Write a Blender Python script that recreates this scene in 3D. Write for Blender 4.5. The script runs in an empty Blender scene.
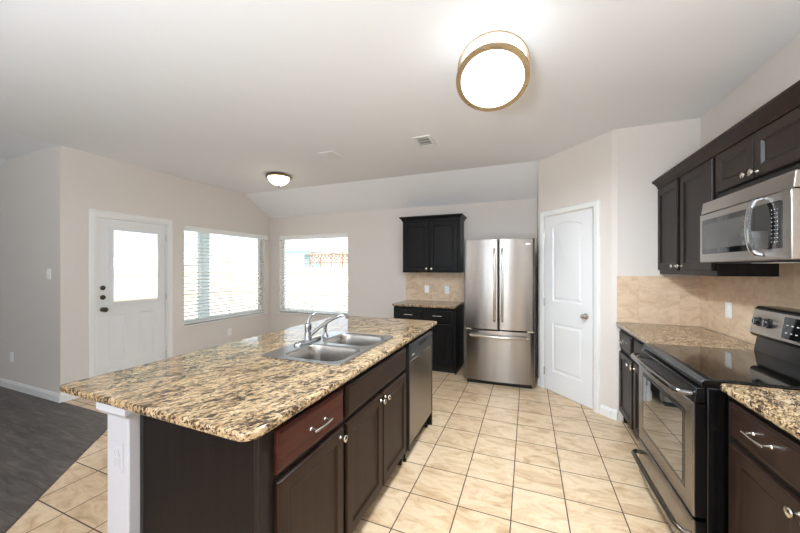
import bpy, bmesh, math, random
from mathutils import Vector, Matrix
random.seed(7)
PI = math.pi
S = bpy.context.scene
COL = S.collection

# ---------------------------------------------------------------- camera, light, exposure
cam = bpy.data.objects.new('camera', bpy.data.cameras.new('camera'))
COL.objects.link(cam)
cam.location = (0, 0, 1.4255)
cam.rotation_euler = (PI / 2, 0, 0.3749)
cam.data.sensor_width = 36.0
cam.data.lens = 36.0 * 320.7 / 800.0
cam.data.shift_y = 2.25 / 800.0
cam.data.clip_start = 0.02
S.camera = cam
S.view_settings.view_transform = 'Standard'
S.view_settings.look = 'None'
S.view_settings.gamma = 1.0
S.view_settings.use_curve_mapping = False
S.view_settings.exposure = 0.6
S.cycles.max_bounces = 10
S.cycles.diffuse_bounces = 6
S.cycles.glossy_bounces = 4
S.cycles.transparent_max_bounces = 12
S.cycles.caustics_reflective = False
S.cycles.caustics_refractive = False
S.cycles.sample_clamp_indirect = 6.0

W = bpy.data.worlds.new('World')
S.world = W
W.use_nodes = True
bg = W.node_tree.nodes['Background']
bg.inputs['Color'].default_value = (0.82, 0.91, 1.0, 1)
bg.inputs['Strength'].default_value = 1.5

def light(kind, name, loc, rot, energy, color=(1, 1, 1), size=None, size_y=None, portal=False):
    d = bpy.data.lights.new(name, kind)
    d.energy = energy
    d.color = color
    if kind == 'AREA':
        d.shape = 'RECTANGLE'
        d.size = size
        d.size_y = size_y
        d.cycles.is_portal = portal
    o = bpy.data.objects.new(name, d)
    o.location = loc
    o.rotation_euler = rot
    COL.objects.link(o)
    return o

sun = light('SUN', 'sun', (0, -5, 12), (math.radians(38), 0, math.radians(42)), 9.5, (1.0, 0.95, 0.87))
sun.data.angle = 0.01
# added strip lights in unseen rear openings, for fill and streaks on the fridge
for rx in (-1.45, 0.35):
    light('AREA', 'rear_strip_fill', (rx, -3.9, 1.35), (math.radians(97), 0, 0), 8, (0.76, 0.885, 1.0), 0.26, 2.1)
# unseen downlight added behind the viewer to brighten the floor
light('AREA', 'rear_down_fill', (0.3, -1.2, 2.66), (0, 0, 0), 14, (0.82, 0.91, 1.0), 0.5, 0.5)
# unseen uplight added behind the viewer to brighten the ceiling
light('AREA', 'rear_up_fill', (-0.6, -1.9, 0.8), (math.radians(180), 0, 0), 165, (0.76, 0.885, 1.0), 0.6, 0.6)
light('AREA', 'living_fill', (-5.6, -3.9, 1.45), (math.radians(95), 0, 0), 14, (0.8, 0.9, 1.0), 2.2, 1.6)  # added fill in an unseen living room opening, in place of daylight
# daylight entering by the nook windows and the door glass
light('AREA', 'portal_window', (-4.78, 3.95, 1.33), (0, -PI / 2, 0), 1, (1, 1, 1), 1.45, 1.54, True)
light('AREA', 'portal_window', (-3.64, 5.03, 1.33), (-PI / 2, 0, 0), 1, (1, 1, 1), 1.49, 1.45, True)

# ---------------------------------------------------------------- helpers
def lin(c):
    c = c / 255.0
    return c / 12.92 if c <= 0.04045 else ((c + 0.055) / 1.055) ** 2.4
def rgb(r, g, b):
    return (lin(r), lin(g), lin(b), 1.0)

class Nodes:
    def __init__(self, m):
        m.use_nodes = True
        self.t = m.node_tree
        self.b = self.t.nodes['Principled BSDF']
    def add(self, typ, **kw):
        n = self.t.nodes.new(typ)
        for k, v in kw.items():
            setattr(n, k, v)
        return n
    def link(self, a, b):
        self.t.links.new(a, b)
    def pos(self):
        return self.add('ShaderNodeNewGeometry').outputs['Position']
    def mapping(self, vec, loc=(0, 0, 0), rot=(0, 0, 0), scale=(1, 1, 1)):
        n = self.add('ShaderNodeMapping')
        n.inputs['Location'].default_value = loc
        n.inputs['Rotation'].default_value = rot
        n.inputs['Scale'].default_value = scale
        self.link(vec, n.inputs['Vector'])
        return n.outputs['Vector']
    def noise(self, vec, scale, detail=4, rough=0.5, dist=0.0):
        n = self.add('ShaderNodeTexNoise')
        n.inputs['Scale'].default_value = scale
        n.inputs['Detail'].default_value = detail
        n.inputs['Roughness'].default_value = rough
        n.inputs['Distortion'].default_value = dist
        self.link(vec, n.inputs['Vector'])
        return n.outputs['Fac']
    def ramp(self, fac, stops):
        n = self.add('ShaderNodeValToRGB')
        e = n.color_ramp.elements
        while len(e) < len(stops):
            e.new(0.5)
        for i, (p, c) in enumerate(stops):
            e[i].position = p
            e[i].color = c
        self.link(fac, n.inputs['Fac'])
        return n.outputs['Color']
    def mix(self, fac, a, b, blend='MIX'):
        n = self.add('ShaderNodeMix', data_type='RGBA', blend_type=blend)
        for sock, v in ((n.inputs[0], fac), (n.inputs[6], a), (n.inputs[7], b)):
            if hasattr(v, 'links'):
                self.link(v, sock)
            else:
                sock.default_value = v
        return n.outputs[2]
    def bump(self, height, strength=0.2, dist=0.01):
        n = self.add('ShaderNodeBump')
        n.inputs['Strength'].default_value = strength
        n.inputs['Distance'].default_value = dist
        self.link(height, n.inputs['Height'])
        self.link(n.outputs['Normal'], self.b.inputs['Normal'])

def mat(name, col, rough=0.5, metal=0.0, spec=0.5, noise=0.0, nscale=40, bump=0.0, coat=0.0):
    m = bpy.data.materials.new(name)
    N = Nodes(m)
    b = N.b
    b.inputs['Base Color'].default_value = col
    b.inputs['Roughness'].default_value = rough
    b.inputs['Metallic'].default_value = metal
    b.inputs['Specular IOR Level'].default_value = spec
    b.inputs['Coat Weight'].default_value = coat
    if noise or bump:
        f = N.noise(N.pos(), nscale, 4, 0.6)
        if noise:
            d = tuple(c * (1 - noise) for c in col[:3]) + (1,)
            l = tuple(min(1, c * (1 + noise)) for c in col[:3]) + (1,)
            N.link(N.ramp(f, [(0.3, d), (0.7, l)]), b.inputs['Base Color'])
        if bump:
            N.bump(f, bump, 0.004)
    return m

M = {}
M['wall'] = mat('wall_paint', rgb(221, 214, 208), 0.75, noise=0.015, nscale=90, bump=0.12)
M['ceiling'] = mat('ceiling_paint', rgb(240, 241, 244), 0.85, noise=0.01, nscale=120, bump=0.15)
M['trim'] = mat('white_trim_paint', rgb(236, 236, 235), 0.4, noise=0.008)
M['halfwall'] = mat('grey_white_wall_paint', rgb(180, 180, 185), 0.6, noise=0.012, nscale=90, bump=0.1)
M['door'] = mat('white_door_paint', rgb(232, 233, 234), 0.38, noise=0.008)
M['plastic'] = mat('white_plastic', rgb(242, 242, 240), 0.35, noise=0.005)
M['vent_grey'] = mat('grey_vent', rgb(120, 122, 124), 0.6, noise=0.02)
M['vent_dark'] = mat('dark_vent', rgb(30, 30, 30), 0.6, noise=0.02)
M['slot'] = mat('grey_slot', rgb(150, 148, 145), 0.6, noise=0.02)
M['blind'] = mat('blind_white', rgb(238, 238, 236), 0.5, noise=0.01)
M['vinylframe'] = mat('window_vinyl', rgb(228, 230, 230), 0.45, noise=0.01)
M['nickel'] = mat('brushed_nickel', rgb(205, 198, 188), 0.26, 1.0, noise=0.03)
M['chrome'] = mat('polished_chrome', rgb(182, 184, 188), 0.10, 1.0, noise=0.01)
M['bronze'] = mat('dark_pewter', rgb(96, 88, 80), 0.3, 1.0, noise=0.05)
M['darkchrome'] = mat('chrome_dark_reflection', rgb(112, 110, 108), 0.14, 1.0, noise=0.03)  # oven handle chrome, its dark reflections put into the colour
M['antique'] = mat('antique_bronze_rim', rgb(160, 136, 110), 0.35, 1.0, noise=0.05)
M['goldnickel'] = mat('warm_nickel_ring', rgb(186, 170, 142), 0.32, 1.0, noise=0.04)
M['black'] = mat('black_enamel', rgb(14, 14, 15), 0.22, noise=0.02)
M['blackmatte'] = mat('black_matte', rgb(12, 12, 12), 0.6, noise=0.02)
M['blackglass'] = mat('black_glass', rgb(18, 17, 16), 0.03, spec=1.0, noise=0.02)
M['gasket'] = mat('dark_grey_gasket', rgb(45, 45, 46), 0.6, noise=0.02)
M['darkplastic'] = mat('dark_grey_plastic', rgb(38, 38, 40), 0.4, noise=0.03)
M['concrete'] = mat('patio_concrete', rgb(190, 186, 178), 0.9, noise=0.06, nscale=8)
M['grass'] = mat('lawn_soil', rgb(196, 192, 172), 0.95, noise=0.2, nscale=6)
M['post'] = mat('pale_post_paint', rgb(196, 208, 214), 0.7, noise=0.02)
M['soffit'] = mat('patio_soffit_paint', rgb(150, 166, 176), 0.8, noise=0.02)
M['siding'] = mat('pale_siding', rgb(226, 228, 228), 0.8, noise=0.03)
M['blueshade'] = mat('blue_grey_wall_shade', rgb(120, 150, 165), 0.8, noise=0.03)  # bluish tone of neighbour walls in shade, put into the colour
M['shingle'] = mat('pale_shingles', rgb(226, 224, 220), 0.9, noise=0.1, nscale=30)
M['fencewood'] = mat('weathered_fence_wood', rgb(226, 214, 198), 0.85, noise=0.12, nscale=12)
M['lattice'] = mat('brown_lattice_wood', rgb(150, 112, 84), 0.8, noise=0.12, nscale=12)
M['ringmark'] = mat('grey_burner_print', rgb(60, 60, 60), 0.15, noise=0.02)
M['whiteprint'] = mat('white_print', rgb(205, 205, 205), 0.5, noise=0.01)

def wood(name, c1, c2, rough=0.38, axis='Z', spec=0.17):
    m = bpy.data.materials.new(name)
    N = Nodes(m)
    tc = N.add('ShaderNodeTexCoord').outputs['Object']
    sc = {'Z': (30, 30, 1.6), 'X': (1.6, 30, 30)}[axis]
    f = N.noise(N.mapping(tc, scale=sc), 1.5, 5, 0.6, 0.4)
    N.link(N.ramp(f, [(0.3, c1), (0.7, c2)]), N.b.inputs['Base Color'])
    N.b.inputs['Roughness'].default_value = rough
    N.b.inputs['Specular IOR Level'].default_value = spec
    N.bump(f, 0.04, 0.002)
    return m
M['espresso'] = wood('espresso_wood', rgb(32, 20, 14), rgb(48, 32, 24))
M['espresso_h'] = wood('espresso_wood_crossgrain', rgb(32, 20, 15), rgb(48, 32, 25), axis='X')
M['redwood'] = wood('reddish_cherry_wood', rgb(56, 27, 21), rgb(74, 37, 29), axis='X')
M['espresso_dark'] = wood('espresso_shaded_frame', rgb(26, 22, 20), rgb(37, 31, 28))  # body wood darkened, gap shadows between the fronts put into the colour
M['espresso_panel'] = wood('espresso_flat_panel', rgb(24, 20, 18), rgb(31, 26, 24), 0.5, spec=0.1)
M['ebony'] = wood('black_stained_wood', rgb(17, 16, 16), rgb(25, 24, 24))
M['greyespresso'] = wood('grey_brown_stained_wood', rgb(30, 23, 19), rgb(42, 33, 28))

def steel(name, col=(176, 172, 168), rough=0.23, aniso=0.92, scale=(2, 2, 260)):
    m = bpy.data.materials.new(name)
    N = Nodes(m)
    tc = N.add('ShaderNodeTexCoord').outputs['Object']
    f = N.noise(N.mapping(tc, scale=scale), 1.0, 3, 0.6)
    a = tuple(c * 0.94 for c in rgb(*col)[:3]) + (1,)
    N.link(N.ramp(f, [(0.3, a), (0.7, rgb(*col))]), N.b.inputs['Base Color'])
    N.b.inputs['Metallic'].default_value = 1.0
    N.b.inputs['Roughness'].default_value = rough
    N.b.inputs['Anisotropic'].default_value = aniso
    N.b.inputs['Anisotropic Rotation'].default_value = 0.25
    tg = N.add('ShaderNodeTangent', direction_type='RADIAL', axis='Z')
    N.link(tg.outputs['Tangent'], N.b.inputs['Tangent'])
    return m
M['steel'] = steel('brushed_stainless_steel', (150, 145, 140))
M['steel_light'] = steel('light_brushed_steel', (200, 195, 190), 0.38)
M['steel_mid'] = steel('mid_brushed_steel', (178, 172, 166), 0.32)
M['steel_side'] = steel('steel_side_window_sheen', (214, 215, 224), 0.38)  # microwave side, its bluish window reflection put into the colour
M['sinksteel'] = mat('satin_sink_steel', rgb(176, 173, 169), 0.25, 1.0, noise=0.03)
M['sinkrim'] = mat('grey_steel_rim', rgb(178, 180, 181), 0.2, 1.0, noise=0.03)

def granite():
    m = bpy.data.materials.new('speckled_tan_granite')
    N = Nodes(m)
    p = N.pos()
    q = N.mapping(N.mapping(p, rot=(0, 0, math.radians(-62))), scale=(0.62, 1.5, 1.3))
    base = N.ramp(N.noise(q, 30, 6, 0.68, 0.5), [(0.30, rgb(90, 69, 48)), (0.43, rgb(150, 121, 86)), (0.54, rgb(186, 160, 123)), (0.66, rgb(204, 186, 155)), (0.8, rgb(154, 125, 90))])
    v = N.add('ShaderNodeTexVoronoi')
    v.inputs['Scale'].default_value = 130
    N.link(q, v.inputs['Vector'])
    grain = N.ramp(v.outputs['Color'], [(0.0, rgb(84, 60, 40)), (0.35, rgb(172, 142, 100)), (1.0, rgb(214, 198, 168))])
    c = N.mix(0.42, base, grain)
    d1 = N.noise(q, 62, 5, 0.72, 0.6)
    d2 = N.noise(q, 11, 3, 0.5, 0.4)
    md = N.add('ShaderNodeMath', operation='MULTIPLY_ADD')
    md.inputs[1].default_value = 0.30
    N.link(d2, md.inputs[0]); N.link(d1, md.inputs[2])
    dark = N.ramp(md.outputs[0], [(0.635, (0, 0, 0, 1)), (0.705, (1, 1, 1, 1))])
    c = N.mix(dark, c, rgb(66, 48, 36))
    dk2 = N.ramp(N.noise(q, 95, 4, 0.6, 0.2), [(0.60, (0, 0, 0, 1)), (0.65, (1, 1, 1, 1))])
    c = N.mix(dk2, c, rgb(34, 27, 23))
    N.link(c, N.b.inputs['Base Color'])
    N.b.inputs['Roughness'].default_value = 0.07
    N.b.inputs['Specular IOR Level'].default_value = 0.55
    return m
M['granite'] = granite()

def tile_floor():
    m = bpy.data.materials.new('beige_floor_tile')
    N = Nodes(m)
    p = N.mapping(N.pos(), loc=(0.9909, -1.6204, 0))
    p = N.mapping(p, rot=(0, 0, 0.0044), scale=(1 / 0.3028, 1 / 0.3028, 1))
    br = N.add('ShaderNodeTexBrick', offset=0.0, squash=1.0)
    br.inputs['Scale'].default_value = 1.0
    br.inputs['Mortar Size'].default_value = 0.0115
    br.inputs['Mortar Smooth'].default_value = 0.1
    br.inputs['Brick Width'].default_value = 1.0
    br.inputs['Row Height'].default_value = 1.0
    br.inputs['Color1'].default_value = (0.0, 0, 0, 1)
    br.inputs['Color2'].default_value = (1, 1, 1, 1)
    br.inputs['Mortar'].default_value = (0.5, 0.5, 0.5, 1)
    N.link(p, br.inputs['Vector'])
    off = N.add('ShaderNodeVectorMath', operation='MULTIPLY_ADD')
    off.inputs[1].default_value = (9, 17, 5)
    N.link(br.outputs['Color'], off.inputs[0]); N.link(p, off.inputs[2])
    v = N.mapping(off.outputs['Vector'], rot=(0, 0, 0.6), scale=(1.0, 2.1, 1))
    n1 = N.noise(v, 1.5, 7, 0.62, 1.1)
    c = N.ramp(n1, [(0.28, rgb(176, 140, 103)), (0.45, rgb(206, 176, 140)), (0.58, rgb(221, 196, 163)), (0.75, rgb(200, 166, 128))])
    c = N.mix(0.10, c, br.outputs['Color'], 'SOFT_LIGHT')
    c = N.mix(br.outputs['Fac'], c, rgb(80, 64, 50))
    N.link(c, N.b.inputs['Base Color'])
    r = N.add('ShaderNodeMapRange')
    r.inputs['To Min'].default_value = 0.30; r.inputs['To Max'].default_value = 0.9
    N.link(br.outputs['Fac'], r.inputs['Value'])
    N.link(r.outputs['Result'], N.b.inputs['Roughness'])
    inv = N.add('ShaderNodeMath', operation='SUBTRACT')
    inv.inputs[0].default_value = 1.0
    N.link(br.outputs['Fac'], inv.inputs[1])
    N.bump(inv.outputs[0], 0.3, 0.003)
    return m
M['tile'] = tile_floor()

def splash_tile():
    m = bpy.data.materials.new('tan_travertine_tile')
    N = Nodes(m)
    geo = N.add('ShaderNodeNewGeometry')
    sx = N.add('ShaderNodeSeparateXYZ')
    N.link(geo.outputs['Position'], sx.inputs[0])
    ad = N.add('ShaderNodeMath', operation='ADD')
    N.link(sx.outputs['X'], ad.inputs[0]); N.link(sx.outputs['Y'], ad.inputs[1])
    cb = N.add('ShaderNodeCombineXYZ')
    N.link(ad.outputs[0], cb.inputs['X']); N.link(sx.outputs['Z'], cb.inputs['Y'])
    p = N.mapping(cb.outputs[0], loc=(0.06, -0.925, 0))
    p = N.mapping(p, scale=(1 / 0.3048, 1 / 0.3048, 1))
    br = N.add('ShaderNodeTexBrick', offset=0.0, squash=1.0)
    br.inputs['Scale'].default_value = 1.0
    br.inputs['Mortar Size'].default_value = 0.004
    br.inputs['Mortar Smooth'].default_value = 0.2
    br.inputs['Brick Width'].default_value = 1.0
    br.inputs['Row Height'].default_value = 1.0
    br.inputs['Color1'].default_value = (0, 0, 0, 1)
    br.inputs['Color2'].default_value = (1, 1, 1, 1)
    N.link(p, br.inputs['Vector'])
    off = N.add('ShaderNodeVectorMath', operation='MULTIPLY_ADD')
    off.inputs[1].default_value = (7, 13, 5)
    N.link(br.outputs['Color'], off.inputs[0]); N.link(p, off.inputs[2])
    n1 = N.noise(N.mapping(off.outputs['Vector'], rot=(0, 0, -0.5), scale=(1, 1.8, 1)), 1.8, 7, 0.65, 0.9)
    c = N.ramp(n1, [(0.3, rgb(194, 162, 130)), (0.5, rgb(219, 193, 164)), (0.7, rgb(228, 206, 180))])
    c = N.mix(br.outputs['Fac'], c, rgb(200, 176, 150))
    N.link(c, N.b.inputs['Base Color'])
    N.b.inputs['Roughness'].default_value = 0.42
    return m
M['splash'] = splash_tile()

def vinyl():
    m = bpy.data.materials.new('dark_vinyl_plank')
    N = Nodes(m)
    p = N.mapping(N.pos(), rot=(0, 0, 0.0), scale=(1, 1, 1))
    br = N.add('ShaderNodeTexBrick', offset=0.37, squash=1.0)
    br.inputs['Scale'].default_value = 1.0
    br.inputs['Mortar Size'].default_value = 0.0016
    br.inputs['Brick Width'].default_value = 1.22
    br.inputs['Row Height'].default_value = 0.18
    br.inputs['Color1'].default_value = (0, 0, 0, 1)
    br.inputs['Color2'].default_value = (1, 1, 1, 1)
    N.link(p, br.inputs['Vector'])
    off = N.add('ShaderNodeVectorMath', operation='MULTIPLY_ADD')
    off.inputs[1].default_value = (5, 3, 2)
    N.link(br.outputs['Color'], off.inputs[0]); N.link(p, off.inputs[2])
    f = N.noise(N.mapping(off.outputs['Vector'], scale=(2.2, 16, 1)), 1.4, 6, 0.65, 0.8)
    c = N.ramp(f, [(0.28, rgb(50, 46, 43)), (0.52, rgb(82, 76, 71)), (0.74, rgb(118, 110, 103))])
    c = N.mix(br.outputs['Fac'], c, rgb(34, 30, 28))
    N.link(c, N.b.inputs['Base Color'])
    N.b.inputs['Roughness'].default_value = 0.42
    return m
M['vinyl'] = vinyl()

def glass_mat(name, tint=(1, 1, 1, 1), refl=0.08):
    m = bpy.data.materials.new(name)
    N = Nodes(m)
    tr = N.add('ShaderNodeBsdfTransparent'); tr.inputs['Color'].default_value = tint
    gl = N.add('ShaderNodeBsdfGlossy'); gl.inputs['Roughness'].default_value = 0.01
    mx = N.add('ShaderNodeMixShader'); mx.inputs[0].default_value = refl
    N.link(tr.outputs[0], mx.inputs[1]); N.link(gl.outputs[0], mx.inputs[2])
    out = [n for n in N.t.nodes if n.type == 'OUTPUT_MATERIAL'][0]
    N.link(mx.outputs[0], out.inputs['Surface'])
    return m
M['glass'] = glass_mat('window_glass', (0.97, 0.985, 0.99, 1), 0.05)

def emit(name, col, strength):
    m = bpy.data.materials.new(name)
    N = Nodes(m)
    N.b.inputs['Base Color'].default_value = (0.9, 0.9, 0.88, 1)
    N.b.inputs['Emission Color'].default_value = col
    N.b.inputs['Emission Strength'].default_value = strength
    return m
M['lampglass'] = emit('lit_white_diffuser', (0.92, 0.955, 1.0, 1), 2.4)
M['domeglass'] = emit('lit_alabaster_dome', (1.0, 0.84, 0.60, 1), 4.5)

def ovenglass():
    m = bpy.data.materials.new('dark_oven_window_glass')
    N = Nodes(m)
    N.b.inputs['Base Color'].default_value = rgb(34, 32, 30)
    N.b.inputs['Roughness'].default_value = 0.03
    N.b.inputs['Specular IOR Level'].default_value = 1.0
    N.b.inputs['Coat Weight'].default_value = 1.0
    N.b.inputs['Coat Roughness'].default_value = 0.02
    N.b.inputs['Coat IOR'].default_value = 1.9
    return m
M['meshglass'] = mat('microwave_window_mesh', rgb(66, 63, 60), 0.12, spec=0.6, noise=0.03)
M['ovenglass'] = ovenglass()

class MB:
    """collects shapes into one mesh"""
    def __init__(self, loc=(0, 0, 0)):
        self.bm = bmesh.new()
        self.o = Vector(loc)
    def v(self, p):
        return self.bm.verts.new(Vector(p) - self.o)
    def face(self, pts):
        return self.bm.faces.new([self.v(p) for p in pts])
    def box(self, x0, x1, y0, y1, z0, z1):
        vs = [self.v((x, y, z)) for x in (x0, x1) for y in (y0, y1) for z in (z0, z1)]
        for f in ((0, 1, 3, 2), (4, 6, 7, 5), (0, 4, 5, 1), (2, 3, 7, 6), (0, 2, 6, 4), (1, 5, 7, 3)):
            self.bm.faces.new([vs[i] for i in f])
        return self
    def loft(self, loops, cap0=True, cap1=True):
        rows = [[self.v(p) for p in l] for l in loops]
        n = len(rows[0])
        for a, b in zip(rows, rows[1:]):
            for i in range(n):
                self.bm.faces.new((a[i], a[(i + 1) % n], b[(i + 1) % n], b[i]))
        if cap0: self.bm.faces.new(rows[0][::-1])
        if cap1: self.bm.faces.new(rows[-1])
        return self
    def prism(self, poly, axis, a0, a1):
        def P(u, w, a):
            return {'x': (a, u, w), 'y': (u, a, w), 'z': (u, w, a)}[axis]
        return self.loft([[P(u, w, a0) for u, w in poly], [P(u, w, a1) for u, w in poly]])
    def tube(self, pts, r, n=12):
        pts = [Vector(p) for p in pts]
        loops = []
        up = None
        for i, p in enumerate(pts):
            t = (pts[min(i + 1, len(pts) - 1)] - pts[max(i - 1, 0)]).normalized()
            if up is None:
                up = t.orthogonal().normalized()
            up = (up - t * up.dot(t))
            up = up.normalized() if up.length > 1e-6 else t.orthogonal().normalized()
            s = t.cross(up)
            rr = r[i] if isinstance(r, (list, tuple)) else r
            loops.append([p + (up * math.cos(2 * PI * k / n) + s * math.sin(2 * PI * k / n)) * rr for k in range(n)])
        return self.loft(loops)
    def lathe(self, prof, c, d=(0, 0, 1), n=32):
        """prof = (radius, offset along d) from c"""
        c = Vector(c); d = Vector(d).normalized()
        u = d.orthogonal().normalized(); w = d.cross(u)
        return self.loft([[c + d * h + (u * math.cos(2 * PI * k / n) + w * math.sin(2 * PI * k / n)) * max(r, 1e-4) for k in range(n)] for r, h in prof])
    def panel(self, x0, x1, z0, z1, yb, t, rings):
        """slab whose front faces -y; rings = (inset, depth behind the front)"""
        loops = [[(x0, yb, z0), (x1, yb, z0), (x1, yb, z1), (x0, yb, z1)]]
        for i, d in rings:
            y = yb - t + d
            loops.append([(x0 + i, y, z0 + i), (x1 - i, y, z0 + i), (x1 - i, y, z1 - i), (x0 + i, y, z1 - i)])
        return self.loft(loops)
    def build(self, name, m, parent=None, bevel=0.0, smooth=True, seg=2, ang=35):
        bmesh.ops.recalc_face_normals(self.bm, faces=self.bm.faces)
        me = bpy.data.meshes.new(name)
        self.bm.to_mesh(me)
        self.bm.free()
        me.materials.append(M[m] if isinstance(m, str) else m)
        if smooth:
            for p in me.polygons:
                p.use_smooth = True
            me.set_sharp_from_angle(angle=math.radians(ang))
        o = bpy.data.objects.new(name, me)
        COL.objects.link(o)
        if parent is not None:
            o.parent = parent
        else:
            o.location = self.o
        if bevel:
            b = o.modifiers.new('bevel', 'BEVEL')
            b.width = bevel
            b.segments = seg
            b.limit_method = 'ANGLE'
            b.angle_limit = math.radians(40)
            b.harden_normals = False
        return o

def tag(o, label, cat=None, group=None, kind=None):
    o['label'] = label
    if cat: o['category'] = cat
    if group: o['group'] = group
    if kind: o['kind'] = kind
    return o
def thing(name, label, cat, loc=(0, 0, 0), rz=0.0, group=None, kind=None):
    o = bpy.data.objects.new(name, None)
    o.empty_display_size = 0.1
    COL.objects.link(o)
    o.location = loc
    o.rotation_euler = (0, 0, rz)
    return tag(o, label, cat, group, kind)
def copy_tree(o, parent=None):
    c = o.copy()
    COL.objects.link(c)
    if parent is not None:
        c.parent = parent
    for ch in list(o.children):
        copy_tree(ch, c)
    return c
def struct(mb, name, m, label, cat, bevel=0.0, smooth=False):
    return tag(mb.build(name, m, None, bevel, smooth), label, cat, kind='structure')

def rr(x0, x1, y0, y1, r, n=8):
    """rounded rectangle outline; r a number or four radii from (x0,y0) counter-clockwise"""
    rs = r if isinstance(r, (list, tuple)) else [r] * 4
    out = []
    for (cx, cy, sx, sy, a0), q in zip(((x0, y0, 1, 1, PI), (x1, y0, -1, 1, 1.5 * PI), (x1, y1, -1, -1, 0), (x0, y1, 1, -1, 0.5 * PI)), rs):
        for k in range(n + 1):
            a = a0 + 0.5 * PI * k / n
            out.append((cx + sx * q + q * math.cos(a), cy + sy * q + q * math.sin(a)))
    return out
def slab(name, loops, z0, z1, bev, m, parent=None, org=(0, 0, 0), res=3):
    """flat slab from outlines (outer first, then holes) with rounded edges"""
    cu = bpy.data.curves.new(name, 'CURVE')
    cu.dimensions = '2D'
    cu.fill_mode = 'BOTH'
    cu.extrude = (z1 - z0) / 2 - bev
    cu.bevel_depth = bev
    cu.offset = -bev
    cu.bevel_resolution = res
    for l in loops:
        s = cu.splines.new('POLY')
        s.points.add(len(l) - 1)
        for p, (x, y) in zip(s.points, l):
            p.co = (x - org[0], y - org[1], 0, 1)
        s.use_cyclic_u = True
    t = bpy.data.objects.new(name, cu)
    COL.objects.link(t)
    dg = bpy.context.evaluated_depsgraph_get()
    dg.update()
    me = bpy.data.meshes.new_from_object(t.evaluated_get(dg))
    bpy.data.objects.remove(t)
    bpy.data.curves.remove(cu)
    me.transform(Matrix.Translation((0, 0, (z0 + z1) / 2 - org[2])))
    me.materials.clear()
    me.materials.append(M[m])
    for p in me.polygons:
        p.use_smooth = True
    me.set_sharp_from_angle(angle=math.radians(40))
    o = bpy.data.objects.new(name, me)
    COL.objects.link(o)
    if parent is not None:
        o.parent = parent
    else:
        o.location = org
    return o

# ---------------------------------------------------------------- the setting
XL, YF, YT, H, ZF = -4.62, 4.872, 1.856, 2.74, 2.41      # nook wall, far wall, living wall, ceilings
YC = 4.245                                               # where the nook ceiling starts to slope
XW, YP = 1.415, 3.56                                     # right wall, wall behind the end of the right counter
P1, PC = (0.14, 4.27), (0.757, 3.58)                     # angled pantry wall
TH = 0.14
YB = -4.0
XFAR = -7.2

b = MB()
poly = [(XL - TH, YT + 0.015), (-3.63, YT + 0.015), (-2.63, 0.845), (-1.80, 0.0), (-1.80, YB - 0.2), (XW + TH, YB - 0.2), (XW + TH, YF + TH), (XL - TH, YF + TH)]
b.prism(poly, 'z', -0.08, 0.0)
struct(b, 'floor', 'tile', 'beige square tile floor with dark grout', 'floor')
b = MB()
poly = [(XFAR - TH, YT + 0.015), (XFAR - TH, YB - 0.2), (-1.80, YB - 0.2), (-1.80, 0.0), (-2.63, 0.845), (-3.63, YT + 0.015)]
b.prism(poly, 'z', -0.08, 0.002)
struct(b, 'floor_living', 'vinyl', 'dark grey-brown vinyl plank floor of the living room', 'floor')
# thin strip along the slanted joint of the two floors
b = MB()
d = Vector((-0.697, 0.717, 0)) * 0.0
b.prism([(-3.63, YT + 0.015), (-2.63, 0.845), (-1.80, 0.0), (-1.83, 0.0), (-2.655, 0.835), (-3.64, YT - 0.01)], 'z', 0.002, 0.008)
struct(b, 'trim_1', 'vinyl', 'dark transition strip along the slanted joint between tile and vinyl floor', 'transition strip')

# left (nook) wall with door and window openings
D0, D1, DZ = 2.155, 2.96, 2.045
V0, V1, VZ0, VZ1 = 3.185, 4.725, 0.60, 2.05
def wall_x(x0, x1, y0, y1, z0, z1, holes, b):
    """wall slab in the y direction with holes (ya, yb, za, zb)"""
    y = y0
    for ya, yb_, za, zb in holes:
        b.box(x0, x1, y, ya, z0, z1)
        if za > z0: b.box(x0, x1, ya, yb_, z0, za)
        b.box(x0, x1, ya, yb_, zb, z1)
        y = yb_
    b.box(x0, x1, y, y1, z0, z1)
b = MB()
wall_x(XL - TH, XL, YT, YF + TH, 0, 2.9, [(D0, D1, 0, DZ), (V0, V1, VZ0, VZ1)], b)
struct(b, 'wall_left', 'wall', 'beige nook wall holding the half-glass door and the wider window', 'wall')
U0, U1 = -4.395, -2.895
b = MB()
x = XL - TH
b.box(XL, U0, YF, YF + TH, 0, 2.9)
b.box(U0, U1, YF, YF + TH, 0, VZ0)
b.box(U0, U1, YF, YF + TH, VZ1, 2.9)
b.box(U1, 0.3, YF, YF + TH, 0, 2.9)
struct(b, 'wall_far', 'wall', 'beige far wall with a window, behind the fridge', 'wall')
b = MB(); b.box(XFAR, XL - TH, YT, YT + TH, 0, 2.9)
struct(b, 'wall_living', 'wall', 'shaded grey living room wall at the left edge, with a light switch', 'wall')
b = MB()
b.prism([(P1[0], YF), P1, PC, (0.80, YP), (0.80, YP + TH), (PC[0] + 0.08, PC[1] + 0.06), (P1[0] + 0.1, P1[1] + 0.06), (P1[0] + 0.1, YF)], 'z', 0, 2.9)
o = struct(b, 'wall_pantry', 'wall', 'angled pantry wall holding the white two-panel door', 'wall')
b = MB(); b.box(0.80, XW + TH, YP, YP + TH, 0, 2.9)
struct(b, 'wall_end', 'wall', 'short wall at the end of the right counter beside the pantry', 'wall')
b = MB(); b.box(XW, XW + TH, YB, YP + TH, 0, 2.9)
struct(b, 'wall_right', 'wall', 'right wall behind the range and the dark upper cabinets', 'wall')
b = MB()
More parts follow.
